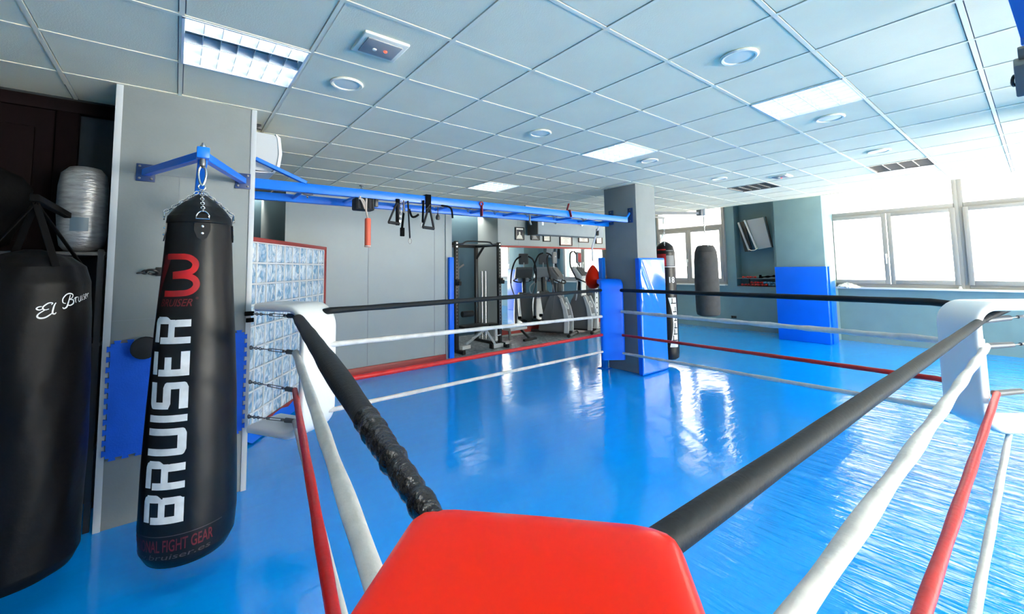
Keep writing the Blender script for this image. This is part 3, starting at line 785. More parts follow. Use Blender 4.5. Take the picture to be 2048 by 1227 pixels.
# ------------------------------------------------------------------ pads and mats on pillars and walls
def jig_edge(pts, a, b, nout, tooth=.03, depth=.018):
    """puzzle teeth along the edge a -> b"""
    a, b = V((*a, 0)), V((*b, 0)); n = max(1, int((b-a).length/(tooth*2))); d = (b-a)/n; o = V((*nout, 0))*depth
    for i in range(n):
        p = a+d*i; pts += [p, p+d*.3, p+d*.22+o, p+d*.78+o, p+d*.7]
for x0, x1, lb in ((-.315, .135, 'blue jigsaw mat on the left pillar, left of the lettered bag'), (.155, .425, 'narrow blue jigsaw mat on the left pillar, behind the lettered bag')):
    P = []
    jig_edge(P, (x1, 1.165), (x0, 1.165), (0, 1)); jig_edge(P, (x0, 1.165), (x0, .445), (-1, 0)); jig_edge(P, (x0, .445), (x1, .445), (0, -1)); jig_edge(P, (x1, .445), (x1, 1.165), (1, 0))
    bm = B(); prism(bm, [(p.x, p.y) for p in P], (0, 3.7795, 0), (1, 0, 0), (0, 0, 1), .02)
    single('jigsaw_mat', bm, 'foamblue', lb, 'wall mat', 'jigsaw mats on the pillar', origin=((x0+x1)/2, 3.77, .8), flat=True)

def wall_pad(lb, x0, x1, y0, y1, z0, z1, m='matblue', bev=.02, strip=None, sag=0.):
    t = Thing('wall_pad', lb, 'wall pad', ((x0+x1)/2, (y0+y1)/2, z0), 'blue wall pads')
    bm = B(); box(bm, x0, x1, y0, y1, z0, z1, bev, 3); t.part('cover', bm, m)
    if strip:
        bm = B(); box(bm, *strip, .006); t.part('side_strip', bm, m)
    return t
t = Thing('wall_pad', 'glossy creased blue pad on the front of the grey middle pillar', 'wall pad', (5.8, 3.76, .012), 'blue wall pads')
bm = B(); box(bm, 5.47, 6.14, 3.735, 3.815, .012, 1.745, .012, 3); t.part('core', bm, 'matblue')
bm = B(); rows = []
def crease(u, v):
    h = 0
    for c, w_, a in ((.05, .05, 1.), (.22, .06, .9), (.40, .045, .8), (.55, .05, .5)):     # folds run down to the right
        d = (v-1.0)+.62*u+c*.9-.02*math.sin(9*u+c*20); h += a*math.exp(-(d/w_)**2)
    m = max(0, min(1, (v-.42)/.25))*(1 if u > .05 else u/.05)
    return .020*h*m+.003*math.sin(7*v+3*u)*math.sin(5*u+11*v)
for j in range(91):
    v = j/90; row = []
    for i in range(61):
        u = i/60; e = min(u, 1-u, v*2.6, (1-v)*2.6); rd = .018*(1-min(1, e/.03))**2
        row.append(V((5.465+.68*u, 3.722-crease(u, v)+rd, .012+1.735*v)))
    rows.append(row)
surf(bm, rows, closed_u=False); t.part('cover', bm, 'glossblue', ang=80)
wall_pad('blue pad on the pillar between the niche and the big windows', 10.35, 10.445, 2.70, 3.64, .0, 1.565, bev=.015, strip=(10.45, 10.78, 2.68, 2.735, .0, 1.56))
wall_pad('slim blue edge pad at the end of the grey partition wall', 3.835, 3.93, 6.53, 6.59, .05, 1.83, m='bluepad', bev=.01)

# ------------------------------------------------------------------ glass block partition
A0 = V((.50, 4.77, 0)); A1 = V((1.655, 6.44, 0)); dv = (A1-A0); Lw = dv.length; du = dv.normalized(); nv = V((du.y, -du.x, 0))
t = Thing('glass_block_partition', 'white jointed glass block wall with a red frame behind the left pillar', 'glass block wall', A0)
bp = Lw/10; hz = 1.90/9
bm = B()
for i in range(10):
    for j in range(9):
        c = A0+du*(bp*(i+.5))+V((0, 0, .02+hz*(j+.5)))
        obox(bm, c, du*(bp/2-.009), nv*.035, V((0, 0, hz/2-.009)), .012, 2)
bl = t.part('glass_blocks', bm, 'block')
bm = B()
for i in range(11): obox(bm, A0+du*(bp*i)+V((0, 0, .97)), du*.0085, nv*.039, V((0, 0, .95)))
for j in range(10): obox(bm, A0+du*(Lw/2)+V((0, 0, .02+hz*j)), du*(Lw/2), nv*.0385, V((0, 0, .0085)))
t.part('mortar_grid', bm, 'whitepaint', flat=True)
bm = B(); obox(bm, A0+du*(Lw/2)+V((0, 0, 1.945)), du*(Lw/2+.02), nv*.05, V((0, 0, .022)), .004); t.part('top_rail', bm, 'redwood')
bm = B(); obox(bm, A1+du*.03+V((0, 0, .983)), du*.028, nv*.05, V((0, 0, .983)), .004); t.part('end_post', bm, 'redwood')
bm = B(); obox(bm, A0+du*(Lw/2)+nv*.045+V((0, 0, .05)), du*(Lw/2), nv*.008, V((0, 0, .05)), .003); t.part('skirting', bm, 'redwood')
# loose corner of the floor cover
bm = B(); rows = []
for i in range(14):
    q = i/13; p = A0+du*(q*Lw)+nv*.055
    rows.append([p+nv*(w_*.09)+V((0, 0, .012+.085*(1-w_)**1.5*(.5+.5*math.sin(i*2.1)**2)*(1 if q < .9 else .4)+.004)) for w_ in (0, .2, .4, .6, .8, 1.0)])
surf(bm, rows, closed_u=False)
single('floor_cover_edge', bm, 'bluepad', 'crumpled blue edge of the floor cover along the glass block wall', 'floor cover', origin=A0)

# ------------------------------------------------------------------ air conditioner on the left pillar
t = Thing('air_conditioner', 'white wall air conditioner by the ceiling on the side of the left pillar', 'air conditioner', (.46, 4.4, 2.47))
bm = B(); prism(bm, [(.462, 2.46), (.60, 2.46), (.655, 2.50), (.668, 2.62), (.655, 2.755), (.62, 2.78), (.462, 2.78)], (0, 4.70, 0), (1, 0, 0), (0, 0, 1), .73); t.part('casing', bm, 'lightplastic')
bm = B(); prism(bm, [(.615, 2.455), (.668, 2.50), (.684, 2.62), (.668, 2.76), (.63, 2.787), (.645, 2.75), (.66, 2.62), (.645, 2.51)], (0, 4.71, 0), (1, 0, 0), (0, 0, 1), .75); t.part('front_panel', bm, 'whiteplastic')
bm = B(); obox(bm, V((.56, 4.33, 2.452)), V((.07, 0, .005)), V((0, .35, 0)), V((0, 0, .004))); t.part('louver', bm, 'whiteplastic')
bm = B(); box(bm, .47, .52, 3.93, 3.965, 2.80, 2.84, .004); single('cable_clip', bm, 'darkplastic', 'small dark cable clip above the air conditioner', 'clip', origin=(.49, 3.95, 2.8))

# ------------------------------------------------------------------ blue ladder beam between the pillars
t = Thing('ladder_beam', 'long blue steel ladder beam between the left and the middle pillar', 'ladder beam', (3.0, 4.12, 2.3))
bm = B(); box(bm, .47, 5.40, 3.86, 3.92, 2.292, 2.372, .004); t.part('front_rail', bm, 'bluesteel')
bm = B(); box(bm, .47, 5.545, 4.33, 4.39, 2.275, 2.345, .004); t.part('rear_rail', bm, 'bluesteel')
for x in (.85, 1.32, 1.85, 2.36, 2.85, 3.36, 3.85, 4.34, 4.80, 5.2):
    bm = B(); tube(bm, [(x, 3.92, 2.318), (x, 4.33, 2.312)], .016, 10); t.part('rung', bm, 'bluesteel')
bm = B(); bar(bm, (.475, 3.87, 2.53), (.86, 3.87, 2.375), .045, .03); t.part('strut', bm, 'bluesteel')
bm = B(); bar(bm, (5.385, 3.895, 2.335), (5.545, 3.93, 2.45), .022, .03); t.part('strut', bm, 'bluesteel')
bm = B(); bar(bm, (5.38, 4.36, 2.33), (5.545, 4.30, 2.44), .022, .03); t.part('strut', bm, 'navy')
for y in (3.92, 4.29):
    bm = B(); box(bm, 5.543, 5.557, y-.045, y+.045, 2.30, 2.53, .002); pl = t.part('wall_plate', bm, 'navy')
    bm = B()
    for dz in (-.085, .085): lathe(bm, [(0, .008), (.008, .007), (.009, 0)], (5.543, y, 2.415+dz), 8, axis=(-1, 0, 0))
    t.part('bolt', bm, 'steel', parent=pl)
for x in (.47, ):
    bm = B(); box(bm, .461, .472, 3.84, 3.95, 2.25, 2.57, .002); t.part('wall_plate', bm, 'navy')
bm = B(); box(bm, 3.55, 4.9, 4.10, 4.13, 2.40, 2.44, .003); single('spare_bar', bm, 'steel', 'grey steel bar lying on top of the blue ladder beam near the middle pillar', 'steel bar', origin=(4.2, 4.1, 2.4))

def hook(x, y, z, lb, L_=.09):
    bm = B(); tube(bm, smooth_pts([(x-.05, y-.0, z+.01), (x, y-.02, z-.012), (x+.04, y-.02, z-.002)], 5), .008, 8)
    ring(bm, (x, y, z-.02), .014, .004, (1, 0, .3), 12, 6)
    single('snap_hook', bm, 'steel', lb, 'hook', 'hooks under the ladder beam', origin=(x, y, z))
for x, lb in ((.875, 'steel hook under the ladder beam beside the air conditioner strut'), (2.53, 'steel hook under the ladder beam left of the hanging red strap'), (2.90, 'steel hook under the ladder beam right of the hanging red strap'),
              (3.40, 'steel hook under the ladder beam above the framed photographs'), (3.86, 'steel hook under the ladder beam below the red strap on top'), (4.43, 'steel hook under the ladder beam nearest the middle pillar')):
    hook(x, 3.90, 2.286, lb)
bm = B(); box(bm, 1.27, 1.45, 3.83, 3.95, 2.175, 2.288, .015, 3); 
for i in range(5): box(bm, 1.285+.034*i, 1.30+.034*i, 3.822, 3.955, 2.19, 2.28, .004)
t = Thing('strap_bundle', 'black strap bundle tied under the ladder beam with cord', 'strap bundle', (1.36, 3.89, 2.18))
t.part('bundle', bm, 'rubber')
bm = B(); tube(bm, smooth_pts([(1.30, 3.815, 2.295), (1.33, 3.812, 2.23), (1.35, 3.81, 2.18), (1.335, 3.812, 2.26), (1.29, 3.812, 2.275)], 6), .008, 8); t.part('cord', bm, 'cord')
bm = B(); box(bm, 1.452, 1.485, 3.835, 3.86, 2.215, 2.29, .005); t.part('buckle', bm, 'darkplastic')
t = Thing('pull_handle', 'orange handle hanging on a cord under the strap bundle', 'handle', (1.372, 3.80, 1.83))
bm = B(); lathe(bm, [(0, 0), (.024, 0), (.027, .006), (.027, .255), (.022, .265), (0, .268)], (1.372, 3.80, 1.83), 14); t.part('grip', bm, 'orange')
bm = B(); lathe(bm, [(.0275, 0), (.029, .002), (.029, .012), (.0275, .014)], (1.372, 3.80, 1.832), 14); t.part('end_ring', bm, 'cord')
bm = B(); tube(bm, smooth_pts([(1.358, 3.803, 2.28), (1.355, 3.802, 2.19), (1.362, 3.80, 2.13), (1.372, 3.80, 2.095)], 6), .009, 8); t.part('cord', bm, 'cord')

def stirrup(bm, x, zt, zb, w, y, lean=0., r=.011):
    tube(bm, [(x+lean*.2, y, zt), (x-w/2+lean, y, zb), (x+w/2+lean, y+.01, zb-.008), (x+lean*.2+.012, y, zt-.002)], r, 8)
    tube(bm, [(x-w/2+lean, y, zb), (x+w/2+lean, y+.01, zb-.008)], r*1.35, 10)
t = Thing('suspension_trainer', 'black suspension straps with a triangle handle, nearer the strap bundle', 'suspension trainer', (1.72, 3.85, 1.88), 'suspension trainers')
bm = B(); box(bm, 1.66, 1.70, 3.835, 3.85, 2.05, 2.31, .004); t.part('strap', bm, 'blackcloth')
bm = B(); stirrup(bm, 1.675, 2.27, 2.075, .11, 3.835, -.035); t.part('handle', bm, 'rubber')
bm = B(); bar(bm, (1.745, 3.84, 2.22), (1.722, 3.84, 2.0), .035, .012); box(bm, 1.705, 1.75, 3.83, 3.85, 1.945, 2.03, .006); t.part('foot_cradle', bm, 'blackcloth')
bm = B(); bar(bm, (1.735, 3.83, 2.30), (1.738, 3.83, 2.17), .032, .006); t.part('webbing', bm, 'cord')
bm = B(); bar(bm, (1.785, 3.84, 2.30), (1.808, 3.84, 1.93), .022, .01); t.part('resistance_tube', bm, 'rubber')
bm = B(); ring(bm, (1.809, 3.84, 1.90), .026, .0035, (0, 1, 0), 16, 6, sx=.62); t.part('ring', bm, 'steel')
bm = B(); chain(bm, (1.712, 3.832, 2.30), (1.70, 3.832, 2.08), .03, .003, .009); t.part('chain', bm, 'chrome')
bm = B(); tube(bm, smooth_pts([(1.80, 3.84, 2.22), (1.825, 3.84, 2.15), (1.86, 3.84, 2.145), (1.90, 3.84, 2.17)], 6), .011, 8); t.part('side_strap', bm, 'blackcloth')
t = Thing('suspension_trainer', 'black suspension straps looped over the beam top, farther from the strap bundle', 'suspension trainer', (2.0, 3.85, 2.0), 'suspension trainers')
bm = B(); box(bm, 1.985, 2.045, 3.842, 3.856, 2.20, 2.385, .004); box(bm, 1.985, 2.045, 3.842, 3.94, 2.374, 2.386, .004); t.part('strap', bm, 'blackcloth')
bm = B(); stirrup(bm, 2.01, 2.25, 2.045, .13, 3.835, .0, .012); t.part('handle', bm, 'rubber')
bm = B(); bar(bm, (1.955, 3.84, 2.32), (1.945, 3.84, 2.09), .03, .012); t.part('resistance_tube', bm, 'blackcloth')
bm = B(); ring(bm, (1.94, 3.84, 2.065), .03, .0035, (0, 1, 0), 16, 6, sx=.62); t.part('ring', bm, 'steel')
bm = B(); bar(bm, (1.985, 3.832, 2.23), (2.025, 3.832, 2.28), .02, .006); t.part('buckle', bm, 'steel')
t = Thing('padlock_clip', 'small black clip hanging under the beam right of the triangle handles', 'clip', (2.13, 3.86, 2.13))
bm = B(); lathe(bm, [(0, 0), (.018, .004), (.024, .02), (.02, .045), (.008, .06), (.004, .075), (.004, .14)], (2.13, 3.86, 2.13), 12); t.part('body', bm, 'darkplastic')
bm = B(); tube(bm, [(2.08, 3.86, 2.262), (2.13, 3.855, 2.278), (2.20, 3.86, 2.27)], .007, 8); t.part('hook', bm, 'steel')
bm = B(); tube(bm, smooth_pts([(2.17, 3.855, 2.285), (2.25, 3.853, 2.28), (2.29, 3.853, 2.25), (2.305, 3.853, 2.16)], 6), .010, 8)
single('hanging_strap', bm, 'blackcloth', 'thin black strap hanging under the beam before the partition end', 'strap', origin=(2.25, 3.855, 2.25))
bm = B(); bar(bm, (2.678, 3.85, 2.33), (2.678, 3.85, 2.205), .045, .012); ring(bm, (2.678, 3.85, 2.345), .022, .008, (0, 1, 0), 14, 6)
single('hanging_strap', bm, 'redstrap', 'red strap hanging under the beam above the power rack', 'strap', origin=(2.678, 3.85, 2.3))
bm = B(); bar(bm, (4.10, 3.85, 2.385), (4.13, 3.85, 2.29), .05, .012); bar(bm, (4.07, 3.86, 2.38), (4.105, 3.86, 2.47), .03, .010)
single('hanging_strap', bm, 'redstrap', 'red strap knotted over the top of the beam near the middle pillar', 'strap', origin=(4.1, 3.85, 2.38))
bm = B(); tube(bm, smooth_pts([(3.42, 3.87, 2.27), (3.41, 3.865, 2.2), (3.43, 3.865, 2.15)], 5), .012, 8)
single('hanging_strap', bm, 'greyplastic', 'short grey strap hanging before the second framed photograph', 'strap', origin=(3.42, 3.87, 2.25))

# red ball bag hanging left of the blue post
t = Thing('ball_bag', 'red teardrop bag hanging on white straps left of the blue post', 'ball bag', (5.43, 4.60, 1.30))
bm = B(); lathe(bm, [(.01, 1.255), (.07, 1.275), (.115, 1.33), (.13, 1.40), (.118, 1.48), (.085, 1.56), (.045, 1.62), (.018, 1.65)], (5.43, 4.60, 0), 24); t.part('body', bm, 'red')
bm = B(); bar(bm, (5.40, 4.42, 2.28), (5.43, 4.60, 1.95), .045, .012, up=V((0, 1, 0))); bar(bm, (5.43, 4.60, 1.95), (5.43, 4.60, 1.72), .035, .012, up=V((0, 1, 0))); t.part('strap', bm, 'whitevinyl')
bm = B(); chain(bm, (5.43, 4.60, 1.74), (5.43, 4.60, 1.645), .03, .003, .008); t.part('chain', bm, 'steel')
bm = B(); box(bm, 5.385, 5.435, 4.45, 4.48, 2.13, 2.24, .01); t.part('buckle', bm, 'darkplastic')

# ------------------------------------------------------------------ bags beyond the middle pillar
b2 = Wrap(6.50, 3.93, (-.86, -.51), [(.08, .03), (.085, .11), (.12, .155), (.2, .165), (1.2, .16), (1.85, .155), (1.95, .13), (2.0, .08), (2.03, .03)])
t = Thing('punch_bag', 'black punch bag with red top and white panel behind the middle pillar pad', 'punch bag', (6.50, 3.93, .08))
bm = B(); b2.body(bm, .08, 2.03, 32, 40); t.part('body', bm, 'leather', ang=80)
bm = B(); surf(bm, [[b2.at(-.9+1.0*k/12, z, .002) for k in range(13)] for z in (1.62, 1.7, 1.8, 1.9)], closed_u=False); t.part('top_panel', bm, 'printred', label='red top panel')
bm = B(); surf(bm, [[b2.at(.12+.9*k/10, z, .002) for k in range(11)] for z in (1.62, 1.75, 1.88)], closed_u=False); t.part('top_panel', bm, 'greyplastic', label='grey top panel')
bm = B(); surf(bm, [[b2.at(-1.4+3.0*k/24, z, .003) for k in range(25)] for z in (1.60, 1.61)], closed_u=False); t.part('piping', bm, 'printwhite')
bm = B(); fit_text(bm, lambda a, b_: b2.arc(a, b_, .003), '18', .05, 1.34, .10, .10, 0, .02); t.part('number', bm, 'printwhite')
bm = B()
zt, zb = 1.10, .30
def edge(z): q = (z-zb)/(zt-zb); return .06*math.sin(q*PI)
rows = [[b2.at(.12+.42*(math.sin(PI*i/24))+(.0 if k else .0)+(.10*k/12 if False else 0)+(1.0-.42*math.sin(PI*i/24))*k/12*.9, zb+(zt-zb)*i/24, .003) for k in range(13)] for i in range(25)]
surf(bm, rows, closed_u=False); t.part('white_panel', bm, 'printwhite', label='white side panel')
bm = B()
for z in (1.0, .86, .72, .60, .50, .40):
    c0 = .42*math.sin(PI*(z-zb)/(zt-zb))
    surf(bm, [[b2.at(.22+c0+(.8-c0)*k/8*.95, zz+.0, .0045) for k in range(9)] for zz in (z, z+.018)], closed_u=False)
    surf(bm, [[b2.at(.3+c0+.1*k/2+.25*((z*10) % 1), zz, .0045) for k in range(3)] for zz in (z, z+.09)], closed_u=False)
t.part('panel_lettering', bm, 'leather')
bm = B()
for k in range(4): chain(bm, b2.at(k*PI/2, 1.96, .002), (6.50, 3.93, 2.19), .03, .003, .009)
t.part('chain', bm, 'chrome')
bm = B(); tube(bm, smooth_pts([(6.50, 3.93, 2.18), (6.515, 3.93, 2.26), (6.49, 3.93, 2.33), (6.50, 3.93, 2.42)], 5), .007, 8); t.part('hook', bm, 'chrome')
t = Thing('bag_bracket', 'steel bracket arm on the middle pillar for the bag with the red top', 'wall bracket', (6.09, 3.95, 2.43))
bm = B(); bar(bm, (6.085, 3.95, 2.435), (6.52, 3.93, 2.435), .03, .03); t.part('arm', bm, 'steel')
bm = B(); box(bm, 6.081, 6.092, 3.88, 4.02, 2.36, 2.53, .002); t.part('wall_plate', bm, 'navy')

b3 = Wrap(7.97, 3.97, (-.7, -.7), [(.66, .03), (.665, .14), (.69, .195), (.75, .21), (1.2, .215), (1.7, .21), (1.88, .19), (1.97, .155), (2.0, .12), (2.01, .03)],
          lambda th, z: 1+.03*math.sin(6*th)*max(0, (z-1.7)/.3)+.008*math.sin(3*th+5*z))
t = Thing('punch_bag', 'short dark grey canvas punch bag hanging before the small window', 'punch bag', (7.97, 3.97, .66))
bm = B(); b3.body(bm, .66, 2.01, 36, 30); t.part('body', bm, 'greycanvas', ang=80)
bm = B(); surf(bm, [[b3.at(2*PI*k/36, z, .003) for k in range(36)] for z in (1.875, 1.885)]); t.part('seam', bm, 'darkmetal')
bm = B()
for k in range(4): chain(bm, b3.at(k*PI/2, 1.97, .0), (7.97, 3.97, 2.28), .03, .003, .009)
t.part('chain', bm, 'chrome')
bm = B(); tube(bm, [(7.97, 3.97, 2.27), (7.97, 3.97, 2.58)], .010, 8); ring(bm, (7.97, 3.97, 2.40), .028, .005, (.7, .7, 0)); t.part('hanger', bm, 'chrome')
t = Thing('bag_rail', 'thin grey rail arm with end block above the dark grey canvas bag', 'rail arm', (6.09, 4.25, 2.56))
bm = B(); bar(bm, (6.085, 4.28, 2.53), (7.98, 3.97, 2.625), .05, .05); t.part('arm', bm, 'greyplastic')
bm = B(); box(bm, 7.90, 8.02, 3.90, 4.04, 2.575, 2.70, .006); t.part('end_block', bm, 'whitepaint')
bm = B(); box(bm, 7.80, 7.88, 3.93, 4.03, 2.57, 2.68, .006); t.part('trolley', bm, 'greyplastic')

# ------------------------------------------------------------------ gym corner: mirror, pictures, soffit
t = Thing('wall_mirror', 'wide wall mirror with red trim behind the exercise machines', 'mirror', (7.9, 7.94, .16))
bm = B(); box(bm, 6.06, 10.6, 7.925, 7.945, .19, 2.12); t.part('glass', bm, 'mirror', flat=True)
bm = B(); box(bm, 6.03, 10.6, 7.915, 7.948, 2.12, 2.165, .004); t.part('top_trim', bm, 'redwood')
bm = B(); box(bm, 6.03, 10.6, 7.90, 7.948, .06, .19, .004); t.part('bottom_trim', bm, 'redwood')
bm = B(); box(bm, 6.03, 6.06, 7.915, 7.948, .19, 2.12, .003); t.part('edge_strip', bm, 'whitepaint')

def picture(x0, x1, z0, z1, lb, kind):
    t = Thing('picture_frame', lb, 'picture', ((x0+x1)/2, 7.93, z0), 'pictures above the mirror')
    bm = B(); w_ = .022
    for a, b_, c, d in ((x0, x1, z0, z0+w_), (x0, x1, z1-w_, z1), (x0, x0+w_, z0, z1), (x1-w_, x1, z0, z1)): box(bm, a, b_, 7.905, 7.942, c, d, .003)
    t.part('frame', bm, 'blackframe' if kind != 'cert' else 'wood')
    bm = B(); box(bm, x0+.01, x1-.01, 7.925, 7.94, z0+.01, z1-.01); t.part('backing', bm, 'paper' if kind in ('cert', 'portrait', 'sketch') else 'photolight', flat=True)
    cx, cz, w, h = (x0+x1)/2, (z0+z1)/2, x1-x0, z1-z0
    if kind in ('portrait', 'fighter'):
        bm = B(); box(bm, x0+.045, x1-.03, 7.9225, 7.926, z0+.035, z1-.06); t.part('photograph', bm, 'photo', flat=True)
        bm = B(); pts = [(-.36, -.40), (-.30, -.18), (-.12, -.08), (-.07, -.02), (-.1, .1), (-.06, .2), (.04, .22), (.10, .14), (.09, .02), (.08, -.06), (.26, -.14), (.36, -.40)]
        if kind == 'fighter': pts = [(-.30, -.40), (-.26, -.1), (-.34, .0), (-.22, .08), (-.08, .06), (-.1, .2), (.0, .30), (.12, .26), (.12, .12), (.22, .0), (.1, -.12), (.30, -.40)]
        prism(bm, [(a*w*.9, b_*h*.85) for a, b_ in pts], (cx, 7.9225, cz-.01), (1, 0, 0), (0, 0, 1), .002); t.part('figure', bm, 'paper' if kind == 'portrait' else 'photolight', flat=True)
    elif kind == 'sketch':
        bm = B()
        for q in range(3):
            tube(bm, smooth_pts([(cx-.06+.06*q, 7.923, cz-.05), (cx-.04+.05*q, 7.923, cz+.02), (cx-.05+.06*q, 7.923, cz+.06)], 4), .004, 5)
        t.part('drawing', bm, 'cord')
    else:
        bm = B()
        for q in range(6):
            zz = z1-.05-q*(h-.08)/6; ww = w*(.3 if q in (0, 3) else .5)*(.7+.3*math.sin(q*2.3)); box(bm, cx-ww/2, cx+ww/2, 7.9235, 7.925, zz-.006, zz+.004)
        t.part('writing', bm, 'cord', flat=True)
        if h > .22:
            bm = B(); box(bm, x1-.05, x1-.04, 7.9235, 7.925, z0+.04, z1-.04); box(bm, x0+.03, x1-.03, 7.9235, 7.925, z0+.025, z0+.032); t.part('red_border', bm, 'redstrap', flat=True)
picture(6.51, 6.79, 2.31, 2.625, 'framed black and white portrait of a person in a white coat, leftmost above the mirror', 'portrait')
picture(7.02, 7.31, 2.32, 2.625, 'framed grey photograph of a person posing, second from the left above the mirror', 'fighter')
picture(7.44, 7.70, 2.295, 2.49, 'small framed pale sketch, third from the left above the mirror', 'sketch')
picture(8.05, 8.52, 2.20, 2.49, 'tall framed certificate with red border line above the mirror', 'cert')
picture(8.78, 9.20, 2.31, 2.50, 'low wide framed certificate, right of the red bordered one', 'cert')
picture(9.52, 9.80, 2.29, 2.49, 'framed paper behind the strap of the red bag', 'cert')
t = Thing('ceiling_box', 'grey hanging ceiling box above the framed certificates', 'ceiling box', (8.0, 7.6, 2.43), None)
bm = B(); box(bm, 6.865, 9.35, 7.50, 7.86, 2.432, HC+.003, .004); t.part('body', bm, 'soffit')
bm = B(); box(bm, 6.855, 6.88, 7.49, 7.87, 2.428, HC+.003, .002); t.part('end_trim', bm, 'darkplastic')
for x, z in ((7.03, 2.70),):
    bm = B(); box(bm, x-.035, x+.035, 7.488, 7.50, z-.045, z+.045, .008); box(bm, x-.02, x+.02, 7.480, 7.489, z-.03, z+.012, .005); t.part('sensor', bm, 'whiteplastic')
for x in (7.44, 8.42):
    bm = B(); lathe(bm, [(0, .05), (.03, .05), (.034, .0), (.0, .0)], (x, 7.50, 2.745), 14, axis=(0, -1, -.3)); t.part('spotlight', bm, 'chrome')

# ------------------------------------------------------------------ power rack and bench
t = Thing('power_rack', 'black power rack with pull-up bar in the dark corner beside the partition', 'power rack', (4.85, 7.5, .004))
PX, PY = (4.33, 5.385), (7.12, 7.98)
for i, x in enumerate(PX):
    for j, y in enumerate(PY):
        bm = B(); box(bm, x-.035, x+.035, y-.035, y+.035, .05, 2.17, .004); up_ = t.part('upright', bm, 'darkmetal')
        if j == 0:
            bm = B()
            for q in range(24): lathe(bm, [(0, .002), (.012, .002), (.013, 0)], (x, y-.035, .55+q*.065), 10, axis=(0, -1, 0))
            t.part('hole_row', bm, 'steel', parent=up_)
            bm = B()
            for dz in (2.06, 2.13): lathe(bm, [(0, .012), (.018, .01), (.02, 0)], (x, y-.036, dz), 10, axis=(0, -1, 0))
            t.part('bolt', bm, 'chrome', parent=up_)
for x in PX:
    bm = B(); box(bm, x-.03, x+.03, 6.86, 8.15, .004, .065, .004); t.part('base_rail', bm, 'darkmetal')
    bm = B(); box(bm, x-.034, x+.034, 6.84, 6.875, .004, .075, .004); t.part('end_cap', bm, 'rubber')
    bm = B(); box(bm, x-.03, x+.03, PY[0], PY[1], 2.09, 2.15, .004); t.part('top_rail', bm, 'darkmetal')
    bm = B(); bar(bm, (x, PY[1]-.02, 1.85), (x, PY[1]-.30, 2.10), .04, .04); t.part('gusset', bm, 'darkmetal')
bm = B(); box(bm, PX[0], PX[1], PY[1]-.03, PY[1]+.03, 2.09, 2.15, .004); t.part('cross_beam', bm, 'darkmetal')
bm = B(); box(bm, PX[0], PX[1], PY[1]-.03, PY[1]+.03, .25, .31, .004); t.part('cross_beam', bm, 'darkmetal')
bm = B(); tube(bm, smooth_pts([(4.34, 7.12, 2.11), (4.48, 7.12, 2.12), (4.58, 7.10, 2.165), (4.85, 7.10, 2.17), (5.13, 7.10, 2.165), (5.23, 7.12, 2.12), (5.385, 7.12, 2.11)], 6), .017, 10); t.part('pull_up_bar', bm, 'darkmetal')
bm = B(); tube(bm, [(4.34, 7.30, 2.12), (5.385, 7.30, 2.12)], .016, 10); t.part('pull_up_bar', bm, 'steel')
for x in PX:
    bm = B(); box(bm, x-.045, x+.045, 7.03, 7.085, 1.30, 1.42, .006); box(bm, x-.03, x+.03, 6.97, 7.04, 1.30, 1.335, .005); box(bm, x-.03, x+.03, 6.965, 6.985, 1.33, 1.38, .004); t.part('bar_hook', bm, 'rubber')
bm = B()
for k in range(6): box(bm, 4.46, 4.60, 7.60, 7.90, .30+k*.075, .365+k*.075, .006)
t.part('weight_stack', bm, 'darkplastic')
for y in (7.66, 7.84):
    bm = B(); tube(bm, [(4.53, y, .06), (4.53, y, 2.1)], .011, 8); t.part('guide_rod', bm, 'chrome')
bm = B(); tube(bm, [(4.46, 7.3, 1.62), (4.62, 7.3, 1.70)], .022, 10); box(bm, 4.42, 4.48, 7.25, 7.35, 1.05, 1.75, .01); t.part('cable_arm', bm, 'steel')
bm = B(); lathe(bm, [(0, 0), (.055, 0), (.06, .01), (.06, .24), (.055, .25), (0, .25)], (4.40, 7.02, .74), 16, axis=(1, 0, 0)); t.part('foam_roller', bm, 'rubber')

t = Thing('weight_bench', 'white framed bench with black pad in front of the power rack', 'bench', (4.9, 7.05, .004))
bm = B(); box(bm, 4.50, 5.10, 7.10, 7.38, .43, .49, .02, 3); t.part('back_pad', bm, 'leather')
bm = B(); box(bm, 5.13, 5.40, 7.10, 7.38, .41, .47, .02, 3); t.part('seat_pad', bm, 'leather')
bm = B(); bar(bm, (4.62, 7.24, .12), (5.12, 7.20, .40), .06, .05); t.part('beam', bm, 'lightplastic')
bm = B(); bar(bm, (5.03, 7.16, .40), (5.20, 7.03, .07), .05, .04); t.part('leg', bm, 'whitepaint')
bm = B(); bar(bm, (5.26, 7.10, .42), (5.26, 7.08, .13), .06, .05, up=V((0, 1, 0))); t.part('seat_post', bm, 'whitepaint')
bm = B(); bar(bm, (5.10, 6.985, .045), (5.36, 7.0, .045), .075, .075); t.part('foot', bm, 'whitepaint')
for x0, x1 in ((5.055, 5.10), (5.36, 5.395)):
    bm = B(); box(bm, x0, x1, 6.94, 7.045, .004, .095, .006); t.part('foot_cap', bm, 'rubber')
bm = B(); bar(bm, (4.50, 7.22, .055), (4.72, 7.26, .055), .08, .07); t.part('foot', bm, 'whitepaint')
bm = B(); tube(bm, [(4.70, 7.14, .24), (4.82, 7.12, .27), (4.86, 7.12, .32)], .012, 8); t.part('adjust_lever', bm, 'whitepaint')
bm = B(); tube(bm, [(5.26, 7.06, .23), (5.36, 7.05, .245)], .013, 8); t.part('pop_pin', bm, 'whitepaint')
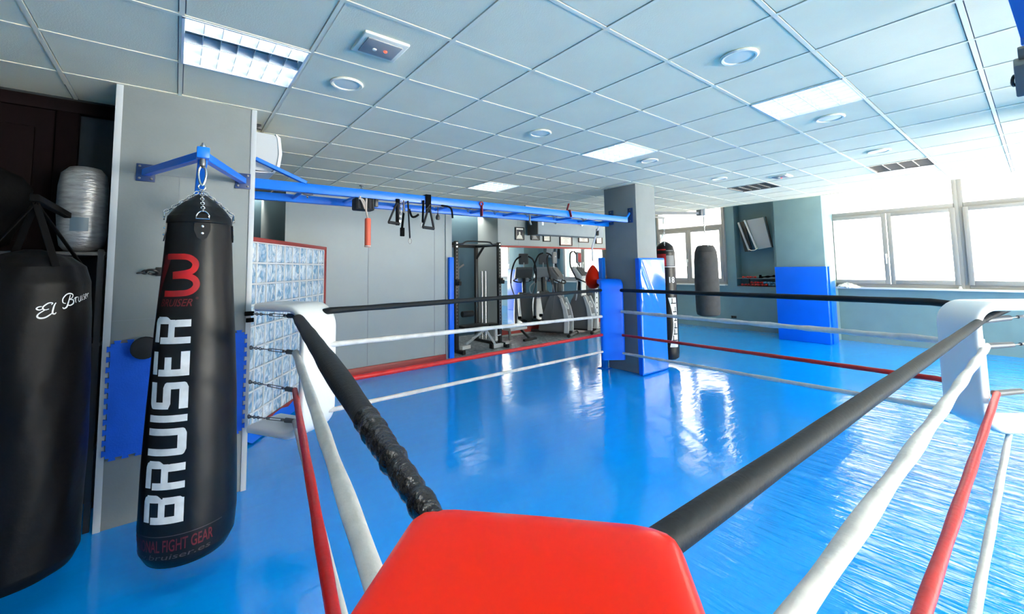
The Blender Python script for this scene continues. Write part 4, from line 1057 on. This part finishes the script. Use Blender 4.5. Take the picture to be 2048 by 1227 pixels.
for s, x in ((0, 5.42), (1, 5.52)):
    bm = B(); lathe(bm, [(0, 0), (.02, 0), (.022, 1.55), (0, 1.55)], (x+.03, 7.86, .01), 10, axis=(.04, .05, 1))
    single('barbell', bm, 'chrome', ['steel bar leaning in the rack corner, left one', 'steel bar leaning in the rack corner, right one'][s], 'barbell', 'leaning steel bars', origin=(x, 7.9, 0))

# ------------------------------------------------------------------ exercise machines
def machine(x, y, rz, kind, label):
    """front (flywheel shroud) towards -Y, user stands at +Y"""
    t = Thing('cross_trainer' if kind != 'bike' else 'exercise_bike', label, 'exercise machine', (0, 0, 0), 'exercise machines before the mirror')
    def P(name, bm, m, **k): return t.part(name, bm, m, **k)
    wd = .20 if kind == 'bike' else .25
    # flywheel shroud: rounded side profile, extruded across
    prof = [(-.34, .10), (-.38, .35), (-.34, .62), (-.24, .86), (-.10, .98), (.04, .97), (.12, .80), (.22, .50), (.34, .25), (.36, .10)]
    bm = B(); prism(bm, prof, (-wd*.62, 0, 0), (0, 1, 0), (0, 0, 1), wd*1.24); bmesh.ops.bevel(bm, geom=bm.edges[:], offset=.02, segments=2, affect='EDGES'); P('shroud', bm, 'greyplastic')
    for s in (-1, 1):
        bm = B(); prism(bm, [(-.42, .08), (-.43, .40), (-.37, .66), (-.27, .90), (-.21, .88), (-.30, .62), (-.33, .38), (-.30, .08)], (s*wd*.72-.022, 0, 0), (0, 1, 0), (0, 0, 1), .044)
        bmesh.ops.bevel(bm, geom=bm.edges[:], offset=.008, segments=1, affect='EDGES'); P('side_shell', bm, 'lightplastic')
    bm = B(); box(bm, -wd*.5, wd*.5, -.395, -.365, .40, .47, .006); P('badge', bm, 'lightplastic')
    bm = B(); ring(bm, (0, -.335, .70), .075, .012, (0, -1, .35), 20, 8, sx=.8); P('trim_ring', bm, 'whiteplastic')
    bm = B(); bar(bm, (0, -.02, .90), (0, -.06, 1.36), .12, .09, .02); P('mast', bm, 'darkplastic')
    bm = B(); prism(bm, [(-.18, 1.32), (-.20, 1.37), (-.02, 1.62), (.05, 1.64), (.07, 1.60), (-.05, 1.36)], (-.23, 0, 0), (0, 1, 0), (0, 0, 1), .46); bmesh.ops.bevel(bm, geom=bm.edges[:], offset=.015, segments=2, affect='EDGES')
    con = P('console', bm, 'greyplastic' if kind != 'light' else 'lightplastic')
    bm = B(); obox(bm, V((0, -.125, 1.51)), V((.17, 0, 0)), V((0, .075, .105)), V((0, -.004, .003))); P('console_back', bm, 'darkplastic', parent=con)
    for s in (-.1, .1):
        bm = B(); lathe(bm, [(.0, .0), (.05, 0), (.055, .02), (.055, .08), (.045, .085), (.04, .03), (0, .03)], (s, -.10, 1.26), 16, axis=(0, -.3, 1)); P('cup_holder', bm, 'lightplastic', parent=con)
    bm = B(); tube(bm, smooth_pts([(-.20, -.08, 1.33), (-.24, -.22, 1.28), (-.10, -.26, 1.24), (.10, -.26, 1.24), (.24, -.22, 1.28), (.20, -.08, 1.33)], 6), .017, 8); P('front_handle', bm, 'rubber')
    for s in (-1, 1):
        if kind == 'light': pts = [(s*.16, .0, .80), (s*.34, -.10, .92), (s*.36, -.12, 1.10), (s*.20, -.06, 1.30), (s*.30, .05, 1.62), (s*.20, .10, 1.94), (s*.05, .10, 2.02)]
        elif kind == 'bike': pts = [(s*.14, .0, .95), (s*.28, -.06, 1.05), (s*.36, -.08, 1.20), (s*.35, -.02, 1.42), (s*.28, .06, 1.60)]
        else: pts = [(s*.18, .0, .30), (s*.22, -.06, .78), (s*.28, -.12, .98), (s*.34, -.10, 1.22), (s*.33, .0, 1.55), (s*.24, .06, 1.82), (s*.10, .08, 1.92)]
        bm = B(); P3 = smooth_pts(pts, 6); n = len(P3); tube(bm, P3[:n//2+2], .016, 8); arm = P('swing_arm', bm, 'lightplastic' if kind == 'light' else 'steel')
        bm = B(); tube(bm, P3[n//2:], .021, 8); P('grip', bm, 'rubber', parent=arm)
    for yy in (-.46, .95 if kind != 'bike' else .60):
        bm = B(); tube(bm, [(-.30, yy, .04), (.30, yy, .04)], .032, 10); P('base_bar', bm, 'greyplastic')
        for s in (-1, 1):
            bm = B(); lathe(bm, [(0, -.03), (.04, -.03), (.042, .03), (0, .03)], (s*.30, yy, .043), 12, axis=(1, 0, 0)); P('foot', bm, 'rubber')
    bm = B(); box(bm, -.04, .04, -.45, .95 if kind != 'bike' else .60, .045, .11, .006); P('floor_beam', bm, 'darkplastic')
    if kind == 'bike':
        bm = B(); bar(bm, (0, .30, .10), (0, .42, .86), .07, .06); P('seat_post', bm, 'steel')
        bm = B(); lathe(bm, [(0, 0), (.10, .0), (.12, .03), (.09, .07), (0, .08)], (0, .44, .87), 16); P('saddle', bm, 'leather')
        for s in (-1, 1):
            bm = B(); bar(bm, (s*.16, .05, .42), (s*.17, -.08, .28), .03, .02); box(bm, s*.17-.03, s*.17+.06*s, -.13, -.03, .255, .285, .005); P('pedal_crank', bm, 'darkmetal')
    else:
        for s in (-1, 1):
            bm = B(); bar(bm, (s*.17, .02, .30), (s*.17, .85, .20), .05, .04); P('pedal_rail', bm, 'steel')
            bm = B(); box(bm, s*.17-.075, s*.17+.075, .22, .58, .29, .32, .01); box(bm, s*.17-.075, s*.17+.075, .20, .225, .30, .38, .008); P('foot_plate', bm, 'rubber')
        bm = B(); tube(bm, [(0, -.02, 1.58), (0, -.02, 1.76)], .018, 8); P('screen_post', bm, 'lightplastic')
        bm = B(); box(bm, -.135, .135, -.07, -.01, 1.71, 2.0, .03, 3); scr = P('screen', bm, 'greyplastic')
        bm = B(); box(bm, -.10 if kind == 'light' else -.045, .10 if kind == 'light' else .045, -.074, -.069, 1.745 if kind == 'light' else 1.87, 1.965 if kind == 'light' else 1.895, .002); P('screen_panel', bm, 'redstrap' if kind == 'light' else 'lightplastic', parent=scr)
    if kind == 'light':
        bm = B(); tube(bm, [(.30, -.40, .04), (.24, -.34, .50), (.16, -.24, .80)], .024, 8); P('front_leg', bm, 'lightplastic')
        bm = B(); box(bm, -.15, .15, -.17, -.13, .85, 1.36, .02); P('mast_cover', bm, 'paper')
    t.o.location = (x, y, .004); t.o.rotation_euler = (0, 0, rz)
machine(7.24, 7.38, .45, 'dark', 'dark grey cross trainer with plain screen box, middle machine')
machine(8.02, 7.30, .35, 'light', 'light grey cross trainer with red screen and tall looped arms, rightmost machine')
t = Thing('low_bench', 'low white topped step with dark feet before the mirror trim', 'bench', (6.2, 7.3, .004))
bm = B(); obox(bm, V((6.05, 7.42, .27)), V((.26, .02, 0)), V((-.01, .13, 0)), V((0, 0, .028)), .012); t.part('top', bm, 'lightplastic')
bm = B(); bar(bm, (5.88, 7.42, .25), (5.86, 7.36, .03), .05, .05); t.part('leg', bm, 'greyplastic')
bm = B(); bar(bm, (6.20, 7.42, .25), (6.30, 7.20, .03), .05, .05); t.part('leg', bm, 'darkplastic')
bm = B(); bar(bm, (6.08, 7.16, .03), (6.50, 7.22, .03), .06, .045); t.part('foot', bm, 'rubber')
t = Thing('machine_tower', 'tall white perforated machine column beside the blue post', 'machine column', (8.9, 7.3, .004))
bm = B(); box(bm, 8.62, 8.74, 7.25, 7.37, .05, 1.42, .006); t.part('column', bm, 'whitepaint')
bm = B()
for q in range(8): lathe(bm, [(0, .002), (.02, .002), (.021, 0)], (8.68, 7.25, .3+q*.13), 10, axis=(0, -1, 0))
t.part('hole_row', bm, 'darkplastic')
bm = B(); box(bm, 8.34, 8.58, 7.28, 7.45, .05, 1.5, .03); t.part('side_shroud', bm, 'darkplastic')
bm = B(); box(bm, 8.25, 9.2, 7.1, 7.16, .004, .07, .006); t.part('base_bar', bm, 'lightplastic')

# ------------------------------------------------------------------ niche in the window wall
t = Thing('niche_shelf', 'grey shelf boards in the wall niche carrying small weights', 'shelf', (11.35, 4.37, 1.08))
bm = B(); box(bm, 11.205, 11.495, 3.935, 4.805, 1.27, 1.29, .002); t.part('board', bm, 'greyplastic')
bm = B(); box(bm, 11.205, 11.495, 3.935, 4.805, 1.081, 1.095, .002); t.part('board', bm, 'wood')
bm = B(); box(bm, 11.47, 11.495, 4.60, 4.63, 1.095, 1.27); t.part('bracket', bm, 'darkmetal')
def dumbbell(y, z, m, lb, L_=.09, r=.028, x=11.26):
    t = Thing('dumbbell', lb, 'dumbbell', (x, y, z), 'small dumbbells in the niche')
    bm = B(); tube(bm, [(x, y-L_/2, z+r), (x, y+L_/2, z+r)], r*.4, 6); t.part('grip', bm, m)
    for s in (-1, 1):
        bm = B(); lathe(bm, [(0, -.022), (r*.8, -.022), (r, -.012), (r, .012), (r*.8, .022), (0, .022)], (x, y+s*L_/2, z+r), 10, axis=(0, 1, 0)); t.part('head', bm, m)
ordn = ['first', 'second', 'third', 'fourth', 'fifth', 'sixth']
for i in range(4): dumbbell(4.66-i*.155, 1.096, 'dumbred', 'red dumbbell in the front row of the lower niche shelf, %s from the left' % ordn[i])
dumbbell(4.04, 1.096, 'dumbblue', 'blue grey dumbbell at the right end of the lower niche shelf')
for i in range(2): dumbbell(4.44-i*.15, 1.153, 'dumbred', 'red dumbbell lying on top of the lower row, %s one' % ['left', 'right'][i])
dumbbell(4.145, 1.153, 'dumbblue', 'blue grey dumbbell on top of the lower row, left one'); dumbbell(4.0, 1.153, 'dumbblue', 'blue grey dumbbell on top of the lower row, right one')
for i in range(2): dumbbell(4.62-i*.17, 1.29, 'dumbred', 'long red hand weight on the upper niche shelf, %s one' % ['left', 'right'][i], .11, .024)
bm = B(); tube(bm, smooth_pts([(11.30, 4.32, 1.305), (11.28, 4.2, 1.32), (11.3, 4.08, 1.33), (11.27, 3.97, 1.345)], 6), .02, 8, rf=lambda s, a: .02+.008*math.sin(s*40)); box(bm, 11.25, 11.33, 4.27, 4.31, 1.291, 1.37, .01)
single('skipping_rope', bm, 'blackcloth', 'coiled black rope on the upper niche shelf at the right', 'rope', origin=(11.3, 4.15, 1.29))
t = Thing('folding_screen', 'grey tilted folded metal screen mounted high in the wall niche', 'screen', (11.32, 4.36, 2.0))
def tp(y, z, x=11.22): return V((x, y, z))
bm = B(); prism(bm, [(4.52, 2.735), (4.13, 2.775), (4.0, 2.04), (4.29, 1.995)], (11.30, 0, 0), (0, 1, 0), (0, 0, 1), -.05); t.part('panel', bm, 'lightplastic', flat=True)
bm = B(); bar(bm, (11.24, 4.56, 2.74), (11.24, 4.31, 2.0), .06, .04); t.part('side_bar', bm, 'whitepaint')
bm = B(); bar(bm, (11.26, 4.72, 2.70), (11.26, 4.50, 1.98), .05, .04); t.part('side_bar', bm, 'lightplastic')
bm = B(); tube(bm, smooth_pts([(11.22, 4.50, 2.01), (11.20, 4.42, 1.975), (11.20, 4.34, 1.98), (11.22, 4.28, 2.03)], 5), .012, 8); t.part('handle', bm, 'chrome')
bm = B(); prism(bm, [(4.76, 2.70), (4.60, 2.72), (4.46, 1.96), (4.62, 1.95)], (11.36, 0, 0), (0, 1, 0), (0, 0, 1), -.06); t.part('back_panel', bm, 'darkplastic', flat=True)
bm = B(); bar(bm, (11.30, 4.10, 2.79), (11.30, 3.98, 2.03), .02, .02); t.part('edge', bm, 'darkmetal')
bm = B(); box(bm, 11.185, 11.199, 4.86, 4.99, .27, .335, .003); t = Thing('wall_socket', 'small black wall socket low between the small window and the blue pad', 'socket', (11.19, 4.92, .27)); t.part('plate', bm, 'darkplastic')
bm = B()
for dy in (-.03, .03): lathe(bm, [(0, .004), (.018, .003), (.02, 0)], (11.185, 4.925+dy, .302), 10, axis=(-1, 0, 0))
t.part('outlet', bm, 'rubber')
# white rag on the window sill
bm = B(); rows = []
for i in range(15):
    q = i/14; y = 2.68-.40*q; row = []
    for j in range(9):
        p = j/8; row.append(V((11.0-.03+.17*p, y+.01*math.sin(j*2+i), 1.137+.095*abs(math.sin(i*1.3+j*1.1))*(1-abs(2*p-1)*.5)*math.sin(PI*min(1, .15+q)) - (.05*(1-p*3) if p < .33 else 0)*math.sin(PI*q))))
    rows.append(row)
surf(bm, rows, closed_u=False)
single('white_cloth', bm, 'cloth', 'crumpled white cloth lying on the window sill beside the blue pad', 'cloth', origin=(11.05, 2.5, 1.13), ang=80)
bm = B(); lathe(bm, [(0, 0), (.022, 0), (.024, .015), (.014, .03), (.02, .045), (0, .05)], (11.08, .93, 1.133), 12)
single('sill_knob', bm, 'whiteplastic', 'tiny white knob standing on the sill under the window mullion', 'knob', origin=(11.08, .93, 1.13))

# ------------------------------------------------------------------ store corner behind the wide bag
t = Thing('taped_bundle', 'silver tape wrapped bundle standing on the dark rack shelf', 'bundle', (-.52, 3.98, 1.765))
bm = B(); lathe(bm, [(.03, 1.768), (.08, 1.775), (.112, 1.81), (.124, 1.90), (.126, 2.05), (.122, 2.20), (.11, 2.29), (.08, 2.335), (.03, 2.345)], (-.505, 3.98, 0), 32)
for v in bm.verts:
    d = v.co - V((-.505, 3.98, v.co.z)); v.co += d*(.035*math.sin(v.co.z*70+3*math.atan2(d.y, d.x))+.03*math.sin(v.co.z*23))
t.part('wrapping', bm, 'silvertape', ang=80)
bm = B(); rows = [[V((-.505+0.128*math.sin(a), 3.98-0.128*math.cos(a), z)) for a in [-.35+.7*k/8 for k in range(9)]] for z in (1.90, 1.99)]; surf(bm, rows, closed_u=False); t.part('label_patch', bm, 'faintblue')
bm = B(); box(bm, -.70, -.40, 3.86, 3.89, 2.25, 2.257); t.part('strap', bm, 'rubber') if False else bm.free()
t = Thing('storage_rack', 'dark storage rack in the unlit corner left of the pillar', 'rack', (-.9, 4.05, 0))
for z in (.5, 1.15, 1.74):
    bm = B(); box(bm, -1.6, -.37, 3.82, 4.22, z, z+.025, .003); t.part('shelf', bm, 'darkmetal')
for x in (-1.58, -.39):
    for y in (3.83, 4.2):
        bm = B(); box(bm, x-.015, x+.015, y-.015, y+.015, 0, 1.78); t.part('post', bm, 'darkmetal')
bm = B(); box(bm, -.40+.0, -.375, 3.80, 3.822, 1.745, 1.758); t.part('shelf_edge', bm, 'steel') if False else bm.free()
def lump(c, s, lb, seed):
    random.seed(seed); bm = B(); bmesh.ops.create_icosphere(bm, subdivisions=3, radius=1)
    ph = [random.uniform(0, 6) for _ in range(6)]
    for v in bm.verts:
        p = v.co; q = 1+.08*math.sin(4*p.x+ph[0])*math.sin(5*p.z+ph[1])+.05*math.sin(9*p.y+ph[2]+4*p.z); e = .75
        v.co = V((math.copysign(abs(p.x)**e, p.x)*s[0], math.copysign(abs(p.y)**e, p.y)*s[1], math.copysign(abs(p.z)**e, p.z)*s[2]))*q
    bmesh.ops.translate(bm, verts=bm.verts, vec=V(c))
    t = Thing('gear_bag', lb, 'gear bag', (c[0], c[1], c[2]-s[2]), 'black gear bags on the dark rack')
    t.part('body', bm, 'blackcloth', ang=80)
    bm = B(); tube(bm, smooth_pts([(c[0]-s[0]*.4, c[1]-s[1]*.9, c[2]+s[2]*.4), (c[0], c[1]-s[1]*1.0, c[2]+s[2]*1.05), (c[0]+s[0]*.4, c[1]-s[1]*.9, c[2]+s[2]*.4)], 6), .012, 8); t.part('strap', bm, 'rubber')
    bm = B(); lathe(bm, [(0, .004), (.014, .003), (.016, 0)], (c[0]+s[0]*.5, c[1]-s[1]*1.02, c[2]+s[2]*.55), 10, axis=(0, -1, 0)); t.part('rivet', bm, 'steel')
lump((-1.12, 4.0, 2.05), (.36, .19, .29), 'large black gear bag on the rack, left of the silver bundle', 3)
lump((-1.30, 4.0, 1.42), (.26, .18, .24), 'black gear bag on the middle rack shelf, farther left', 5)
lump((-.72, 4.02, 1.38), (.24, .17, .20), 'black gear bag on the middle rack shelf, nearest the pillar', 8)
lump((-.85, 4.0, .78), (.38, .18, .24), 'long black gear bag on the bottom rack shelf', 9)
t = Thing('wall_hook', 'dark iron hook ring on the left pillar beside the lettered bag', 'wall hook', (-.14, 3.77, 1.63))
bm = B(); box(bm, -.11, -.05, 3.768, 3.779, 1.60, 1.66, .003); t.part('plate', bm, 'darkmetal')
bm = B(); ring(bm, (-.125, 3.745, 1.628), .032, .008, (.2, .5, 1), 18, 8); chain(bm, (-.15, 3.745, 1.63), (-.20, 3.742, 1.622), .03, .005, .012); t.part('ring', bm, 'darkmetal')
bm = B(); lathe(bm, [(0, 0), (.055, 0), (.075, .03), (.07, .055), (.0, .07)], (-.145, 3.76, 1.125), 20, axis=(0, -1, 0))  # dark disc modelled in place of a shadow on the pillar
single('shadow_disc', bm, 'rubber', 'round black disc standing in for shadow on the left pillar behind the lettered bag', 'shadow disc', origin=(-.145, 3.75, 1.12))

# bracket of the off-side pillar in the top right corner
t = Thing('bag_bracket', 'blue bracket arm with grey swivel box at the upper right corner', 'wall bracket', (2.9, -.02, 2.5))
bm = B(); bar(bm, (2.805, -.01, 2.86), (2.86, -.045, 2.585), .05, .07); t.part('arm', bm, 'bluesteel')
bm = B(); bar(bm, (2.84, -.03, 2.58), (5.22, -.60, 2.50), .05, .06); t.part('arm', bm, 'bluesteel')
bm = B(); obox(bm, V((2.855, -.01, 2.415)), V((.045, .0, .03)), V((0, .03, 0)), V((-.035, .0, .06)), .006); obox(bm, V((2.84, -.015, 2.515)), V((.02, 0, .012)), V((0, .02, 0)), V((-.012, 0, .02)), .004); t.part('swivel_box', bm, 'greysteel')
bm = B(); ring(bm, (2.835, .02, 2.40), .022, .006, (.3, 1, .2), 14, 6); t.part('eye', bm, 'darkmetal')

# ------------------------------------------------------------------ light and camera
GROUND_FILL, SKY = 21., 10.
w = bpy.data.worlds.new('sky'); scn.world = w; w.use_nodes = True
wt = w.node_tree; bg = wt.nodes['Background']; bg.inputs['Color'].default_value = (1, .955, .875, 1)
# plain sky above; brighter lower half added to light the ceiling from below
tcw = wt.nodes.new('ShaderNodeTexCoord'); sxw = wt.nodes.new('ShaderNodeSeparateXYZ'); mrw = wt.nodes.new('ShaderNodeMapRange')
wt.links.new(tcw.outputs['Generated'], sxw.inputs[0]); wt.links.new(sxw.outputs['Z'], mrw.inputs['Value'])
mrw.inputs['From Min'].default_value = -.06; mrw.inputs['From Max'].default_value = .06
mrw.inputs['To Min'].default_value = GROUND_FILL; mrw.inputs['To Max'].default_value = SKY
wt.links.new(mrw.outputs['Result'], bg.inputs['Strength'])
scn.cycles.use_denoising = True
scn.cycles.max_bounces = 10; scn.cycles.diffuse_bounces = 6; scn.cycles.glossy_bounces = 5; scn.cycles.transparent_max_bounces = 12
scn.cycles.sample_clamp_indirect = 6
vs = scn.view_settings; vs.view_transform = 'Standard'; vs.look = 'None'; vs.exposure = 1.28; vs.gamma = 1
cd = bpy.data.cameras.new('camera'); cam = bpy.data.objects.new('camera', cd); COL.objects.link(cam); scn.camera = cam
cd.sensor_fit = 'HORIZONTAL'; cd.sensor_width = 36; cd.lens = 14.759; cd.shift_x = .00515; cd.shift_y = -.06755; cd.clip_start = .02
r = V((.78611086, -.61792237, -.0142004)); u = V((-.03359531, -.0657, .9972765)); f = V((.61717183, .78349283, .07237353))
f.normalize(); r = (r-f*r.dot(f)).normalized(); u = r.cross(f)
cam.matrix_world = M(((r.x, u.x, -f.x, 0), (r.y, u.y, -f.y, 0), (r.z, u.z, -f.z, 1.6194), (0, 0, 0, 1)))
